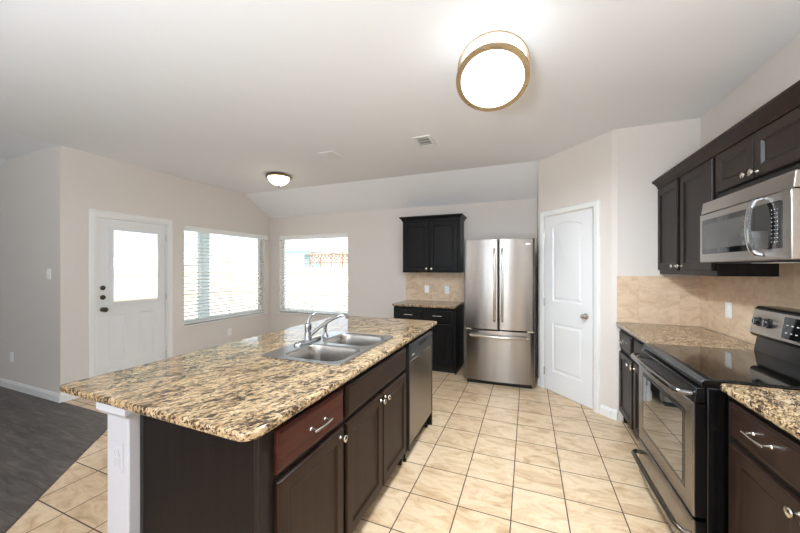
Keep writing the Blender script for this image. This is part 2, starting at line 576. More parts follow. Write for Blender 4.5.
for x0, x1, z0, z1 in ((XFAR - TH, -6.7, 0, 4), (-6.7, -4.5, 0, 0.65), (-6.7, -4.5, 2.25, 4), (-4.5, -1.7, 0, 4), (-1.7, -1.2, 0, 0.3), (-1.7, -1.2, 2.4, 4), (-1.2, 0.1, 0, 4), (0.1, 0.6, 0, 0.3), (0.1, 0.6, 2.4, 4), (0.6, XW + TH, 0, 4)):
    b.box(x0, x1, YB - TH, YB, z0, z1)
struct(b, 'wall_rear', 'wall', 'rear wall behind the viewer with unseen openings shaped for the light', 'wall')  # openings made up to let light in from behind
b = MB(); b.box(XFAR - TH, XFAR, YB, YT + TH, 0, 4)
struct(b, 'wall_outer', 'wall', 'outer wall of the living room beyond the left edge', 'wall')

b = MB()
b.box(XL, XW + TH, YB - TH, YC, H, H + 0.12)
struct(b, 'ceiling', 'ceiling', 'flat white kitchen ceiling', 'ceiling')
b = MB()
b.prism([(YC, H), (YF + TH, H - (H - ZF) * (YF + TH - YC) / (YF - YC)), (YF + TH, H + 0.12), (YC, H + 0.12)], 'x', XL - 0.0, 0.35)
struct(b, 'ceiling_slope', 'ceiling', 'sloping strip of white ceiling running down to the far wall', 'ceiling')
b = MB()
sl = 0.16
def zc(y): return H + (YT - y) * sl
ye = YT + 0.02
b.face([(XL, ye, zc(ye)), (XL, YB - TH, zc(YB)), (-5.83, YB - TH, zc(YB)), (-5.83, ye, zc(ye))])
b.face([(-5.83, ye, zc(ye)), (-5.83, YB - TH, zc(YB)), (XFAR - TH, YB - TH, zc(YB) - 0.73), (XFAR - TH, ye, zc(ye) - 0.73)])
r = bmesh.ops.extrude_face_region(b.bm, geom=b.bm.faces[:])
bmesh.ops.translate(b.bm, vec=(0, 0, 0.1), verts=[g for g in r['geom'] if isinstance(g, bmesh.types.BMVert)])
struct(b, 'ceiling_living', 'ceiling', 'darker vaulted living room ceiling at the upper left', 'ceiling')
b = MB(); b.prism([(YT, H + 0.02), (YB, H + 0.02), (YB, zc(YB) + 0.05), (YT, H + 0.06)], 'x', XL + 0.004, XL + 0.1)
struct(b, 'wall_gable', 'wall', 'gable piece between the kitchen ceiling and the living room vault', 'wall')

b = MB(); b.box(-2.7, -2.58, YB, -0.6, 0, H + 0.02)  # added out of view to keep rear light off the living wall
struct(b, 'wall_light_blocker', 'wall', 'unseen partition added behind the viewer to shade the living room wall', 'wall')

# baseboards
def base_profile(mb, p, q, out, h=0.095, t=0.014):
    """baseboard from p to q, out = unit normal into the room"""
    p, q, n = Vector((*p, 0)), Vector((*q, 0)), Vector((*out, 0))
    prof = [(0, 0), (t, 0), (t, h * 0.74), (t * 0.62, h * 0.82), (t * 0.5, h * 0.93), (0, h)]
    mb.loft([[a + n * d + Vector((0, 0, z)) for d, z in prof] for a in (p, q)])
b = MB(); base_profile(b, (XFAR, YT), (XL + 0.014, YT), (0, -1)); base_profile(b, (XL, YT), (XL, D0 - 0.063), (1, 0))
struct(b, 'baseboard_left', 'trim', 'white baseboard around the corner of the shaded living room wall', 'baseboard')
b = MB(); base_profile(b, (XL, D1 + 0.063), (XL, YF), (1, 0)); base_profile(b, (XL, YF), (-1.80, YF), (0, -1))
struct(b, 'baseboard_nook', 'trim', 'white baseboard under the two nook windows', 'baseboard')
pd = (Vector(PC) - Vector(P1)).normalized()
pn = Vector((-pd.y, pd.x)) * -1.0
if pn.y > 0: pn = -pn
def along(t): 
    q = Vector(P1) + pd * t
    return (q.x, q.y)
PL = (Vector(PC) - Vector(P1)).length
b = MB(); base_profile(b, along(0.0), along(0.042), tuple(pn)); base_profile(b, along(PL - 0.105), along(PL), tuple(pn))
base_profile(b, PC, (0.80, YP), tuple(Vector((-0.42, -0.9)).normalized()))
struct(b, 'baseboard_pantry', 'trim', 'short white baseboard pieces on both sides of the pantry door', 'baseboard')

# ---- windows (setting) --------------------------------------------------
def window(name, label, W_, rz, loc):
    """local: x along the wall, front (room side) = -y, z from the sill; opening W_ x 1.45"""
    h = VZ1 - VZ0
    r = thing(name, label, 'window', loc, rz, kind='structure')
    f = MB()
    y0, y1 = 0.075, 0.125
    f.box(0, W_, y0, y1, 0, 0.045); f.box(0, W_, y0, y1, h - 0.045, h)
    f.box(0, 0.045, y0, y1, 0.045, h - 0.045); f.box(W_ - 0.045, W_, y0, y1, 0.045, h - 0.045)
    f.build('window_frame', 'vinylframe', r, 0.003)
    g = MB(); g.box(0.045, W_ - 0.045, 0.098, 0.102, 0.045, h - 0.045); g.build('pane', 'glass', r, smooth=False)
    s = MB(); s.box(-0.03, W_ + 0.03, -0.03, 0.075, -0.02, 0.0)
    s.build('window_sill', 'trim', r, 0.005)
    return r
window('window_1', 'wide window beside the half-glass door', V1 - V0, PI / 2, (XL, V0, VZ0))
window('window_2', 'window in the far wall left of the black cabinets', U1 - U0, 0, (U0, YF, VZ0))

def blind(label, W_, rz, loc, wand_x, outside):
    h = VZ1 - VZ0
    r = thing('window_blind', label, 'blind', loc, rz, group='white slatted window blinds')
    yv = -0.045 if outside else 0.004
    ex = 0.03 if outside else -0.004
    v = MB()
    v.prism([(yv, h - 0.075), (yv + 0.012, h - 0.075), (yv + 0.012, h + 0.002), (yv + 0.002, h + 0.006), (yv - 0.004, h - 0.002), (yv - 0.004, h - 0.02)], 'x', -ex, W_ + ex)
    if outside:
        v.box(-ex, -ex + 0.01, yv + 0.012, -0.001, h - 0.075, h + 0.002)
        v.box(W_ + ex - 0.01, W_ + ex, yv + 0.012, -0.001, h - 0.075, h + 0.002)
    v.build('valance', 'blind', r, 0.002)
    hr = MB(); hr.box(0.006, W_ - 0.006, 0.018, 0.058, h - 0.05, h - 0.004); hr.build('headrail', 'blind', r, 0.003)
    s = MB()
    n = 25
    tilt = math.radians(10)
    for k in range(n):
        z = 0.07 + k * 0.0535
        cy = 0.038
        hw = 0.03
        pts = []
        for q in range(5):
            u = -1 + 0.5 * q
            pts.append((cy + u * hw * math.cos(tilt), z + u * hw * math.sin(tilt) + 0.003 * (1 - u * u)))
        up = [(y, zz + 0.0028) for y, zz in pts[::-1]]
        s.prism(pts + up, 'x', 0.008, W_ - 0.008)
    tag(s.build('slats', 'blind', r, ang=60), 'white horizontal slats, nearly open')
    b_ = MB(); b_.box(0.008, W_ - 0.008, 0.012, 0.064, 0.008, 0.032); b_.build('bottom_rail', 'blind', r, 0.004)
    for x in (0.2, W_ * 0.5, W_ - 0.2):
        c = MB(); c.box(x - 0.004, x + 0.004, 0.0055, 0.0065, 0.03, h - 0.05); c.build('ladder_tape', 'blind', r, smooth=False)
    if wand_x is not None:
        w = MB(); w.tube([(wand_x, -0.05 if outside else 0.0, h - 0.07), (wand_x, -0.05 if outside else 0.0, h - 0.60)], 0.0045, 8)
        w.build('tilt_wand', 'post', r)
    return r
blind('white slatted blind on the wide window beside the door', V1 - V0, PI / 2, (XL, V0, VZ0), 0.22, True)
blind('white slatted blind on the far wall window behind the faucet', U1 - U0, 0, (U0, YF, VZ0), 0.10, False)

# ---- half-glass entry door ---------------------------------------------
def casing(name, label, W_, Hh, rz, loc, cw=0.063, t=0.017):
    """door casing; local x along wall, room side -y, opening from x=0 to W_"""
    b = MB()
    prof = [(0, 0), (0, -t * 0.65), (cw * 0.25, -t), (cw * 0.8, -t), (cw, -t * 0.5), (cw, 0)]
    def at(u, y, k):
        return [(-u, y, 0), (-u, y, Hh + u), (W_ + u, y, Hh + u), (W_ + u, y, 0)][k]
    for k in range(3):
        b.loft([[at(u, y, k) for u, y in prof], [at(u, y, k + 1) for u, y in prof]])
    for x0, x1 in ((0, 0.018), (W_ - 0.018, W_)):
        b.box(x0, x1, 0.0, 0.10, 0, Hh)
    b.box(0.018, W_ - 0.018, 0.0, 0.10, Hh - 0.018, Hh)
    o = b.build(name, 'trim')
    o.location = loc; o.rotation_euler = (0, 0, rz)
    return tag(o, label, 'door casing', kind='structure')
DW_ = D1 - D0
casing('trim_2', 'white casing around the half-glass door', DW_, DZ, PI / 2, (XL, D0, 0))

def arch_loop(x0, x1, z0, z1, arch, n=10):
    """closed loop, arched top of rise arch (z1 = height at the shoulders)"""
    out = [(x0, z0), (x1, z0)]
    for k in range(n + 1):
        u = 1 - 2 * k / n
        out.append((x0 + (x1 - x0) * (u + 1) / 2, z1 + arch * (1 - u * u)))
    return out
def door_face(b, W0, W1, Z0, Z1, y, panels):
    """front surface at y (facing -y) with moulded panels (x0, x1, z0, z1, arch, hole)"""
    xs = sorted({W0, W1, *[p[0] for p in panels], *[p[1] for p in panels]})
    zs = sorted({Z0, Z1, *[p[2] for p in panels], *[p[3] for p in panels]})
    for xa, xb in zip(xs, xs[1:]):
        for za, zb in zip(zs, zs[1:]):
            if any(p[0] <= xa and xb <= p[1] and p[2] <= za and zb <= p[3] for p in panels):
                continue
            b.face([(xa, y, za), (xb, y, za), (xb, y, zb), (xa, y, zb)])
    for x0, x1, z0, z1, arch, hole in panels:
        loops = []
        for i, d, af in ((0, 0, 0), (0.004, 0.0, 1), (0.012, 0.008, 1), (0.03, 0.0085, 1), (0.05, 0.001, 1)):
            if hole and i > 0.012: break
            l = arch_loop(x0 + i, x1 - i, z0 + i, z1 - i - (arch if af else 0), arch if af else 0)
            loops.append([(px, y + d, pz) for px, pz in l])
        if hole:
            loops.append([(px, y + 0.04, pz) for px, _, pz in loops[-1]])
        b.loft(loops, False, not hole)
d1 = thing('door_1', 'white half-glass exterior door in the nook wall', 'door', (XL, D0, 0), PI / 2, kind='structure')
b = MB()
x0, x1, z0, z1 = 0.021, DW_ - 0.021, 0.012, DZ - 0.021
ya = 0.022
lite = (0.155, 0.715, 1.0, 1.92, 0, True)
door_face(b, x0, x1, z0, z1, ya, [lite, (0.135, 0.31, 0.30, 0.875, 0, False), (0.46, 0.64, 0.30, 0.875, 0, False)])
for xa, xb, za, zb in ((x0, 0.155, z0, z1), (0.715, x1, z0, z1), (0.155, 0.715, z0, 1.0), (0.155, 0.715, 1.92, z1)):
    b.face([(xa, ya + 0.044, za), (xa, ya + 0.044, zb), (xb, ya + 0.044, zb), (xb, ya + 0.044, za)])
b.face([(x0, ya, z0), (x0, ya + 0.044, z0), (x0, ya + 0.044, z1), (x0, ya, z1)])
b.face([(x1, ya, z0), (x1, ya, z1), (x1, ya + 0.044, z1), (x1, ya + 0.044, z0)])
b.face([(x0, ya, z1), (x0, ya + 0.044, z1), (x1, ya + 0.044, z1), (x1, ya, z1)])
b.face([(x0, ya, z0), (x1, ya, z0), (x1, ya + 0.044, z0), (x0, ya + 0.044, z0)])
b.build('door_slab', 'door', d1, ang=25)
f = MB()
for i, (xa, xb, za, zb) in enumerate(((0.14, 0.185, 0.985, 1.935), (0.685, 0.73, 0.985, 1.935), (0.185, 0.685, 0.985, 1.03), (0.185, 0.685, 1.89, 1.935))):
    f.box(xa, xb, ya - 0.012, ya + 0.004, za, zb)
f.build('lite_frame', 'door', d1, 0.005)
g = MB(); g.box(0.17, 0.70, ya + 0.018, ya + 0.022, 1.01, 1.91); g.build('pane', 'glass', d1, smooth=False)
s = MB()
for k in range(58):
    z = 1.035 + k * 0.0148
    s.prism([(ya + 0.026, z), (ya + 0.036, z + 0.001), (ya + 0.036, z + 0.0022), (ya + 0.026, z + 0.0012)], 'x', 0.187, 0.683)
tag(s.build('mini_blind', 'blind', d1, smooth=False), 'thin white slats behind the door glass')
for z, big in ((1.20, 0), (1.088, 0), (0.945, 1)):
    k = MB()
    c = (0.047 + 0.03, ya, z)
    k.lathe([(0.027, 0), (0.028, 0.006), (0.022, 0.012), (0.015, 0.014)], c, (0, -1, 0), 24)
    if big:
        k.lathe([(0.012, 0.012), (0.012, 0.034), (0.026, 0.044), (0.029, 0.056), (0.02, 0.066), (0.0, 0.068)], c, (0, -1, 0), 24)
    else:
        k.box(c[0] - 0.004, c[0] + 0.004, ya - 0.03, ya - 0.012, z - 0.012, z + 0.012)
    k.build('door_knob' if big else 'deadbolt', 'bronze', d1)
for z in (0.25, 1.05, 1.85):
    k = MB(); k.tube([(x1 + 0.006, ya - 0.008, z - 0.045), (x1 + 0.006, ya - 0.008, z + 0.045)], 0.007, 10)
    k.build('hinge', 'nickel', d1)

# ---- pantry door --------------------------------------------------------
prz = math.atan2(pd.y, pd.x)
t0, t1 = 0.098, 0.752     # opening along the angled wall
PW, PZ = t1 - t0, 2.05
pl = along(t0)
casing('trim_3', 'white casing around the pantry door', PW, PZ, prz, (pl[0], pl[1], 0), 0.058, 0.024)
d2 = thing('door_2', 'white two-panel pantry door with arched upper panel', 'door', (pl[0], pl[1], 0), prz, kind='structure')
b = MB()
x0, x1, z0, z1 = 0.02, PW - 0.02, 0.012, PZ - 0.02
ya = -0.012
door_face(b, x0, x1, z0, z1, ya, [(0.125, PW - 0.125, 0.24, 0.81, 0, False), (0.125, PW - 0.125, 1.05, 1.95, 0.05, False)])
b.face([(x0, ya, z0), (x0, ya + 0.011, z0), (x0, ya + 0.011, z1), (x0, ya, z1)])
b.face([(x1, ya, z0), (x1, ya, z1), (x1, ya + 0.011, z1), (x1, ya + 0.011, z0)])
b.face([(x0, ya, z0), (x1, ya, z0), (x1, ya + 0.011, z0), (x0, ya + 0.011, z0)])
b.face([(x0, ya, z1), (x0, ya + 0.011, z1), (x1, ya + 0.011, z1), (x1, ya, z1)])
b.build('door_slab', 'door', d2, ang=20)
k = MB()
c = (PW - 0.085, ya, 0.937)
k.lathe([(0.028, 0), (0.029, 0.006), (0.02, 0.012), (0.011, 0.014), (0.011, 0.03), (0.024, 0.04), (0.028, 0.052), (0.02, 0.063), (0, 0.066)], c, (0, -1, 0), 24)
k.build('door_knob', 'nickel', d2)
for z in (0.22, 1.03, 1.82):
    k = MB(); k.tube([(0.014, ya - 0.008, z - 0.045), (0.014, ya - 0.008, z + 0.045)], 0.006, 10)
    k.build('hinge', 'nickel', d2)

# ---- backsplash ---------------------------------------------------------
b = MB(); b.box(-1.813, -0.80, YF - 0.010, YF, 0.925, 1.37)
struct(b, 'wall_backsplash', 'splash', 'tan tile backsplash under the black wall cabinet beside the fridge', 'backsplash')
b = MB(); b.box(0.795, XW - 0.010, YP - 0.010, YP, 0.925, 1.36)
struct(b, 'wall_backsplash', 'splash', 'tan tile backsplash on the short end wall beside the pantry', 'backsplash')
b = MB(); b.box(XW - 0.010, XW, 0.89, YP, 0.925, 1.46)
struct(b, 'wall_backsplash', 'splash', 'tan tile backsplash on the right wall behind the range', 'backsplash')

# ---------------------------------------------------------------- cabinets
DOOR_RINGS = [(0, 0.006), (0.004, 0.001), (0.007, 0.0), (0.054, 0.0), (0.058, 0.003), (0.066, 0.009), (0.082, 0.010)]
DRAW_RINGS = [(0, 0.008), (0.003, 0.005), (0.010, 0.004), (0.013, 0.001), (0.018, 0.0)]
def knob(parent, x, z, y):
    k = MB()
    k.lathe([(0.0085, 0), (0.0065, 0.004), (0.005, 0.012), (0.006, 0.018), (0.014, 0.021), (0.0165, 0.026), (0.0155, 0.030), (0.010, 0.033), (0, 0.034)], (x, y, z), (0, -1, 0), 20)
    return k.build('knob', 'nickel', parent)
def pull(parent, x, z, y, L=0.096):
    k = MB()
    h = L / 2
    for sx in (-1, 1):
        k.tube([(x + sx * h, y, z), (x + sx * h, y - 0.026, z)], [0.0065, 0.0045], 10)
        k.lathe([(0.008, 0), (0.006, 0.004)], (x + sx * h, y, z), (0, -1, 0), 12)
    k.tube([(x - h - 0.014, y - 0.028, z), (x - h, y - 0.029, z), (x - h * 0.5, y - 0.032, z), (x, y - 0.033, z), (x + h * 0.5, y - 0.032, z), (x + h, y - 0.029, z), (x + h + 0.014, y - 0.028, z)], [0.0035, 0.0055, 0.0045, 0.0045, 0.0045, 0.0055, 0.0035], 10)
    return k.build('pull', 'nickel', parent)
def front(root, kind, x0, x1, z0, z1, m, hard=None):
    t = 0.02
    b = MB()
    b.panel(x0, x1, z0, z1, -0.001, t, DOOR_RINGS if kind == 'door' else DRAW_RINGS)
    o = b.build({'door': 'door', 'drawer': 'drawer', 'false': 'false_front'}[kind], m, root, ang=50, smooth=False)
    if hard:
        if kind == 'door': knob(o, hard[0], hard[1], -0.021)
        else: pull(o, hard[0], hard[1], -0.021)
    return o
def base_body(root, W_, D, m, z1=0.893, toe=0.1, feet=False, open_top=None):
    b = MB()
    t = 0.018
    b.box(0, W_, 0, 0.02, toe, z1)                      # face frame
    b.box(0, t, 0.02, D, 0.0, z1)
    b.box(W_ - t, W_, 0.02, D, 0.0, z1)
    b.box(t, W_ - t, D - 0.012, D, 0.0, z1)
    b.box(t, W_ - t, 0.02, D - 0.012, toe, toe + 0.018)
    if open_top is None:
        b.box(t, W_ - t, 0.02, D - 0.012, z1 - 0.018, z1)
    b.build('body', m, root, 0.0015)
    k = MB(); k.box(t, W_ - t, 0.075, 0.09, 0, toe); k.build('toe_kick', 'blackmatte', root)

GAP = 0.0
# island, first cabinet from the near end
ZC0, ZC1 = 0.893, 0.925
c = thing('island_cabinet', 'island cabinet nearest the viewer, with a reddish drawer over one door', 'cabinet', (-0.82, 0.825, 0), PI / 2, 'dark island base cabinets')
base_body(c, 0.498, 0.612, 'espresso_dark')
tag(front(c, 'drawer', 0.054, 0.484, 0.708, 0.862, 'redwood', (0.285, 0.785)), 'reddish brown drawer front')
front(c, 'door', 0.054, 0.484, 0.115, 0.680, 'espresso', (0.455, 0.645))
p = MB(); p.panel(-0.0, 0.612, 0.0, 0.893, 0, 0.012, [(0, 0.002), (0.002, 0)])
o = p.build('end_panel', 'espresso_panel', c)
o.matrix_local = Matrix.Rotation(-PI / 2, 4, 'Z') @ Matrix.Translation((-0.612, 0, 0))
p = MB(); p.box(-0.014, 0.0, -0.003, 0.02, 0.0, 0.893); p.build('corner_strip', 'espresso_dark', c, 0.003)
p = MB(); p.box(-0.016, 0.0, 0.592, 0.612, 0.0, 0.893); p.build('scribe_strip', 'blackmatte', c, 0.002)
# island, sink cabinet
c = thing('island_cabinet', 'island cabinet under the sink, two doors below a false front', 'cabinet', (-0.82, 1.325, 0), PI / 2, 'dark island base cabinets')
base_body(c, 0.855, 0.612, 'espresso_dark', open_top=True)
front(c, 'false', 0.014, 0.835, 0.708, 0.862, 'espresso_h')
front(c, 'door', 0.014, 0.425, 0.115, 0.680, 'espresso', (0.398, 0.645))
front(c, 'door', 0.436, 0.835, 0.115, 0.680, 'espresso', (0.463, 0.645))
# far end panel of the island
b = MB((-0.82, 2.82, 0)); b.box(-1.432, -0.80, 2.822, 2.842, 0.0, 0.893)
tag(b.build('end_panel', 'espresso_dark', None, 0.002), 'dark end panel closing the island beyond the dishwasher', 'panel')

# dishwasher
dw = thing('dishwasher', 'stainless dishwasher with black control strip in the island', 'dishwasher', (-0.795, 2.195, 0), PI / 2)
b = MB(); b.box(0.0, 0.61, 0.03, 0.60, 0.10, 0.875); b.build('body', 'blackmatte', dw)
b = MB()
prof = [(0.0, 0.125), (0.0, 0.742), (0.006, 0.748), (0.03, 0.748), (0.03, 0.125)]
b.prism(prof, 'x', 0.018, 0.604); b.build('door', 'steel', dw, 0.004)
b = MB(); b.prism([(-0.004, 0.752), (-0.006, 0.85), (0.004, 0.868), (0.03, 0.868), (0.03, 0.752)], 'x', 0.018, 0.604)
cp = b.build('control_panel', 'darkplastic', dw, 0.004)
b = MB(); b.loft([[(px, y, pz) for px, pz in rr(0.22, 0.42, 0.815, 0.845, 0.013, 5)] for y in (-0.0055, -0.008)]); b.build('grip_recess', 'blackmatte', cp)
b = MB(); b.box(0.06, 0.11, -0.007, -0.004, 0.778, 0.786); b.build('badge', 'whiteprint', cp)
b = MB(); b.box(0.0, 0.017, -0.002, 0.03, 0.10, 0.875); b.build('side_gasket', 'blackmatte', dw)
b = MB(); b.box(0.02, 0.60, 0.07, 0.085, 0.0, 0.10); b.build('kick_plate', 'blackmatte', dw)
for x in (0.03, 0.58):
    b = MB(); b.lathe([(0.014, 0), (0.014, 0.012), (0.007, 0.014), (0.007, 0.10)], (x, 0.045, 0.0), n=12); b.build('leveling_foot', 'blackmatte', dw)

# half wall behind the cabinets, white
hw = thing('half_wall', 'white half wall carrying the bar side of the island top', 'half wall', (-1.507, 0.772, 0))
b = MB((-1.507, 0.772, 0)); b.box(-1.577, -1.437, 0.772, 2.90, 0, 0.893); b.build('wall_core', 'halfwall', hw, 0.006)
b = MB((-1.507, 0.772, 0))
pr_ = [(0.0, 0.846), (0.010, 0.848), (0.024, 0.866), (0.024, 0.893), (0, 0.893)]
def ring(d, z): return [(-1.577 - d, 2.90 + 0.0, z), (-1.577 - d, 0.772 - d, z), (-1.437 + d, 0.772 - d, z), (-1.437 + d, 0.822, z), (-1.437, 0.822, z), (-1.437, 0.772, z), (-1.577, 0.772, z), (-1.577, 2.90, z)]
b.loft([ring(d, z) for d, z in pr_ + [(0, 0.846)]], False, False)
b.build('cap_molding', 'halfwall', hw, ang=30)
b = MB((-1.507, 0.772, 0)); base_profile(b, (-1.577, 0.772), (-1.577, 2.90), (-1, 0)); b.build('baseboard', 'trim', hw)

# ---- island granite -----------------------------------------------------
org = (-1.33, 1.85, ZC0)
def corner(P, A, B, r, n=8):
    P, A, B = Vector(P), Vector(A), Vector(B)
    a = (A - P).normalized(); c_ = (B - P).normalized()
    half = a.angle(c_) / 2
    t = r / math.tan(half)
    ctr = P + (a + c_).normalized() * (r / math.sin(half))
    s, e = P + a * t, P + c_ * t
    out = []
    for k in range(n + 1):
        q = s.lerp(e, k / n) - ctr
        out.append(tuple(ctr + q.normalized() * r))
    return out
cs = [(-1.877, 0.748), (-0.776, 0.728), (-0.790, 2.995), (-1.875, 3.005)]
outl = []
for i, r in enumerate((0.012, 0.055, 0.03, 0.02)):
    outl += corner(cs[i], cs[i - 1], cs[(i + 1) % 4], r)
hole = rr(-1.395, -0.905, 1.435, 2.145, 0.05)
o = slab('countertop', [outl, hole], ZC0, ZC1, 0.009, 'granite', None, org, 4)
tag(o, 'speckled tan granite top of the island around the sink', 'countertop')

# ---- sink ---------------------------------------------------------------
sk = thing('kitchen_sink', 'stainless double-bowl drop-in sink in the island top', 'sink', (-1.15, 1.79, ZC1))
so = (-1.15, 1.79, ZC1)
bowls = [(-1.305, -0.925, 1.445, 1.765), (-1.305, -0.925, 1.815, 2.135)]
slab('deck', [rr(-1.425, -0.893, 1.41, 2.17, 0.035)] + [rr(*q, 0.075) for q in bowls], ZC1 + 0.0005, ZC1 + 0.0075, 0.003, 'sinkrim', sk, so)
for x0, x1, y0, y1 in bowls:
    b = MB(so)
    loops = []
    for ins, z, r in ((-0.002, 0.0072, 0.077), (0.003, 0.004, 0.073), (0.006, -0.006, 0.07), (0.012, -0.10, 0.066), (0.018, -0.145, 0.062), (0.032, -0.165, 0.055), (0.06, -0.172, 0.045), (0.10, -0.175, 0.03)):
        loops.append([(px, py, ZC1 + z) for px, py in rr(x0 + ins, x1 - ins, y0 + ins, y1 - ins, r)])
    b.loft(loops, False, True)
    bo = b.build('bowl', 'sinksteel', sk, ang=60)
    sm = bo.modifiers.new('thickness', 'SOLIDIFY'); sm.thickness = 0.0015; sm.offset = 1
    b = MB(so)
    b.lathe([(0.042, 0.003), (0.040, 0.005), (0.032, 0.004), (0.026, 0.001), (0.0, 0.001)], ((x0 + x1) / 2, (y0 + y1) / 2, ZC1 - 0.1755), n=24)
    b.build('drain', 'nickel', bo)

# ---- faucet -------------------------------------------------------------
fz = ZC1 + 0.0075
fx, fy = -1.372, 1.79
fa = thing('faucet', 'chrome lever faucet on the island sink', 'faucet', (fx, fy, fz))
fo = (fx, fy, fz)
b = MB(fo)
b.loft([[(px, py, z) for px, py in rr(fx - w, fx + w, fy - 0.13 + 0.03 - w, fy + 0.13 - 0.03 + w, w, 6)] for w, z in ((0.029, fz), (0.029, fz + 0.008), (0.024, fz + 0.016), (0.016, fz + 0.019))])
b.build('base_plate', 'chrome', fa, ang=50)
b = MB(fo); b.lathe([(0.026, 0.012), (0.024, 0.03), (0.022, 0.07), (0.022, 0.10), (0.024, 0.105), (0.020, 0.122), (0.008, 0.132), (0, 0.133)], fo, n=24); b.build('body', 'chrome', fa)
b = MB(fo)
b.tube([(fx, fy, fz + 0.125), (fx - 0.002, fy + 0.004, fz + 0.145), (fx + 0.004, fy + 0.015, fz + 0.166), (fx + 0.012, fy + 0.036, fz + 0.182), (fx + 0.018, fy + 0.052, fz + 0.187)], [0.013, 0.010, 0.008, 0.007, 0.006], 12)
b.build('lever', 'chrome', fa)
b = MB(fo)
sp = [(fx + 0.012, fy + 0.01, fz + 0.045), (fx + 0.035, fy + 0.045, fz + 0.075), (fx + 0.065, fy + 0.10, fz + 0.112), (fx + 0.095, fy + 0.15, fz + 0.138), (fx + 0.122, fy + 0.195, fz + 0.153), (fx + 0.145, fy + 0.225, fz + 0.156), (fx + 0.155, fy + 0.24, fz + 0.150), (fx + 0.158, fy + 0.243, fz + 0.130)]
b.tube(sp, [0.014, 0.013, 0.012, 0.0115, 0.011, 0.011, 0.0115, 0.012], 14)
b.build('spout', 'chrome', fa, ang=60)
# side sprayer, stands in its own hole of the sink deck
sx, sy = fx + 0.005, fy + 0.19
sp_ = thing('side_sprayer', 'chrome side sprayer standing beside the island faucet', 'sprayer', (sx, sy, fz))
b = MB((sx, sy, fz)); b.lathe([(0.024, 0), (0.023, 0.008), (0.017, 0.016), (0.014, 0.03)], (sx, sy, fz), n=20); b.build('holder', 'chrome', sp_)
b = MB((sx, sy, fz)); b.tube([(sx, sy, fz + 0.028), (sx, sy, fz + 0.06), (sx, sy + 0.002, fz + 0.085), (sx + 0.012, sy + 0.006, fz + 0.108), (sx + 0.03, sy + 0.012, fz + 0.118)], [0.011, 0.013, 0.014, 0.015, 0.013], 14); b.build('spray_head', 'chrome', sp_, ang=60)

# ---------------------------------------------------------------- far cabinets
c = thing('base_cabinet', 'black base cabinet with two drawers left of the fridge', 'cabinet', (-1.775, 4.262, 0))
base_body(c, 0.90, 0.595, 'ebony')
front(c, 'drawer', 0.035, 0.425, 0.70, 0.85, 'ebony', (0.235, 0.785))
front(c, 'drawer', 0.455, 0.855, 0.70, 0.85, 'ebony', (0.655, 0.785))
front(c, 'door', 0.035, 0.425, 0.115, 0.67, 'ebony', (0.395, 0.635))
front(c, 'door', 0.455, 0.855, 0.115, 0.67, 'ebony', (0.485, 0.635))
o = slab('countertop', [rr(-1.79, -0.872, 4.232, YF - 0.001, [0.008, 0.02, 0.004, 0.004])], ZC0, ZC1, 0.009, 'granite', None, (-1.33, 4.55, ZC0))
tag(o, 'short speckled granite counter on the black cabinet beside the fridge', 'countertop')

def crown(b, pts_in, z0, z1, outs):
    """crown moulding: plan outline offset outwards as it rises; pts_in(d) gives the outline"""
    prof = [(0.0, z0), (0.006, z0 + 0.006), (0.008, z0 + (z1 - z0) * 0.35), (0.028, z0 + (z1 - z0) * 0.72), (0.036, z0 + (z1 - z0) * 0.78), (0.038, z1), (-0.02, z1), (-0.02, z0)]
    b.loft([pts_in(d, z) for d, z in prof] + [pts_in(*prof[0])], False, False)
YU = YF - 0.33
c = thing('wall_cabinet', 'black two-door wall cabinet with crown above the short counter', 'cabinet', (-1.742, YU, 1.37))
b = MB(); b.box(0, 0.867, 0, 0.329, 0, 0.775); b.build('body', 'ebony', c, 0.002)
front(c, 'door', 0.022, 0.415, 0.022, 0.735, 'ebony', (0.385, 0.055))
front(c, 'door', 0.43, 0.84, 0.022, 0.735, 'ebony', (0.46, 0.055))
b = MB()
def oc(d, z): return [(-d, 0.329, z), (-d, -d - 0.012, z), (0.867 + d, -d - 0.012, z), (0.867 + d, 0.329, z), (0.80, 0.329, z), (0.80, 0.06, z), (0.06, 0.06, z), (0.06, 0.329, z)]
def oc(d, z): return [(-d, 0.329, z), (-d, -d - 0.012, z), (0.867 + d, -d - 0.012, z), (0.867 + d, 0.329, z)]
b.loft([oc(d, z) for d, z in ((0.0, 0.765), (0.008, 0.77), (0.010, 0.785), (0.030, 0.808), (0.040, 0.815), (0.040, 0.832))])
b.build('crown', 'ebony', c, ang=25)

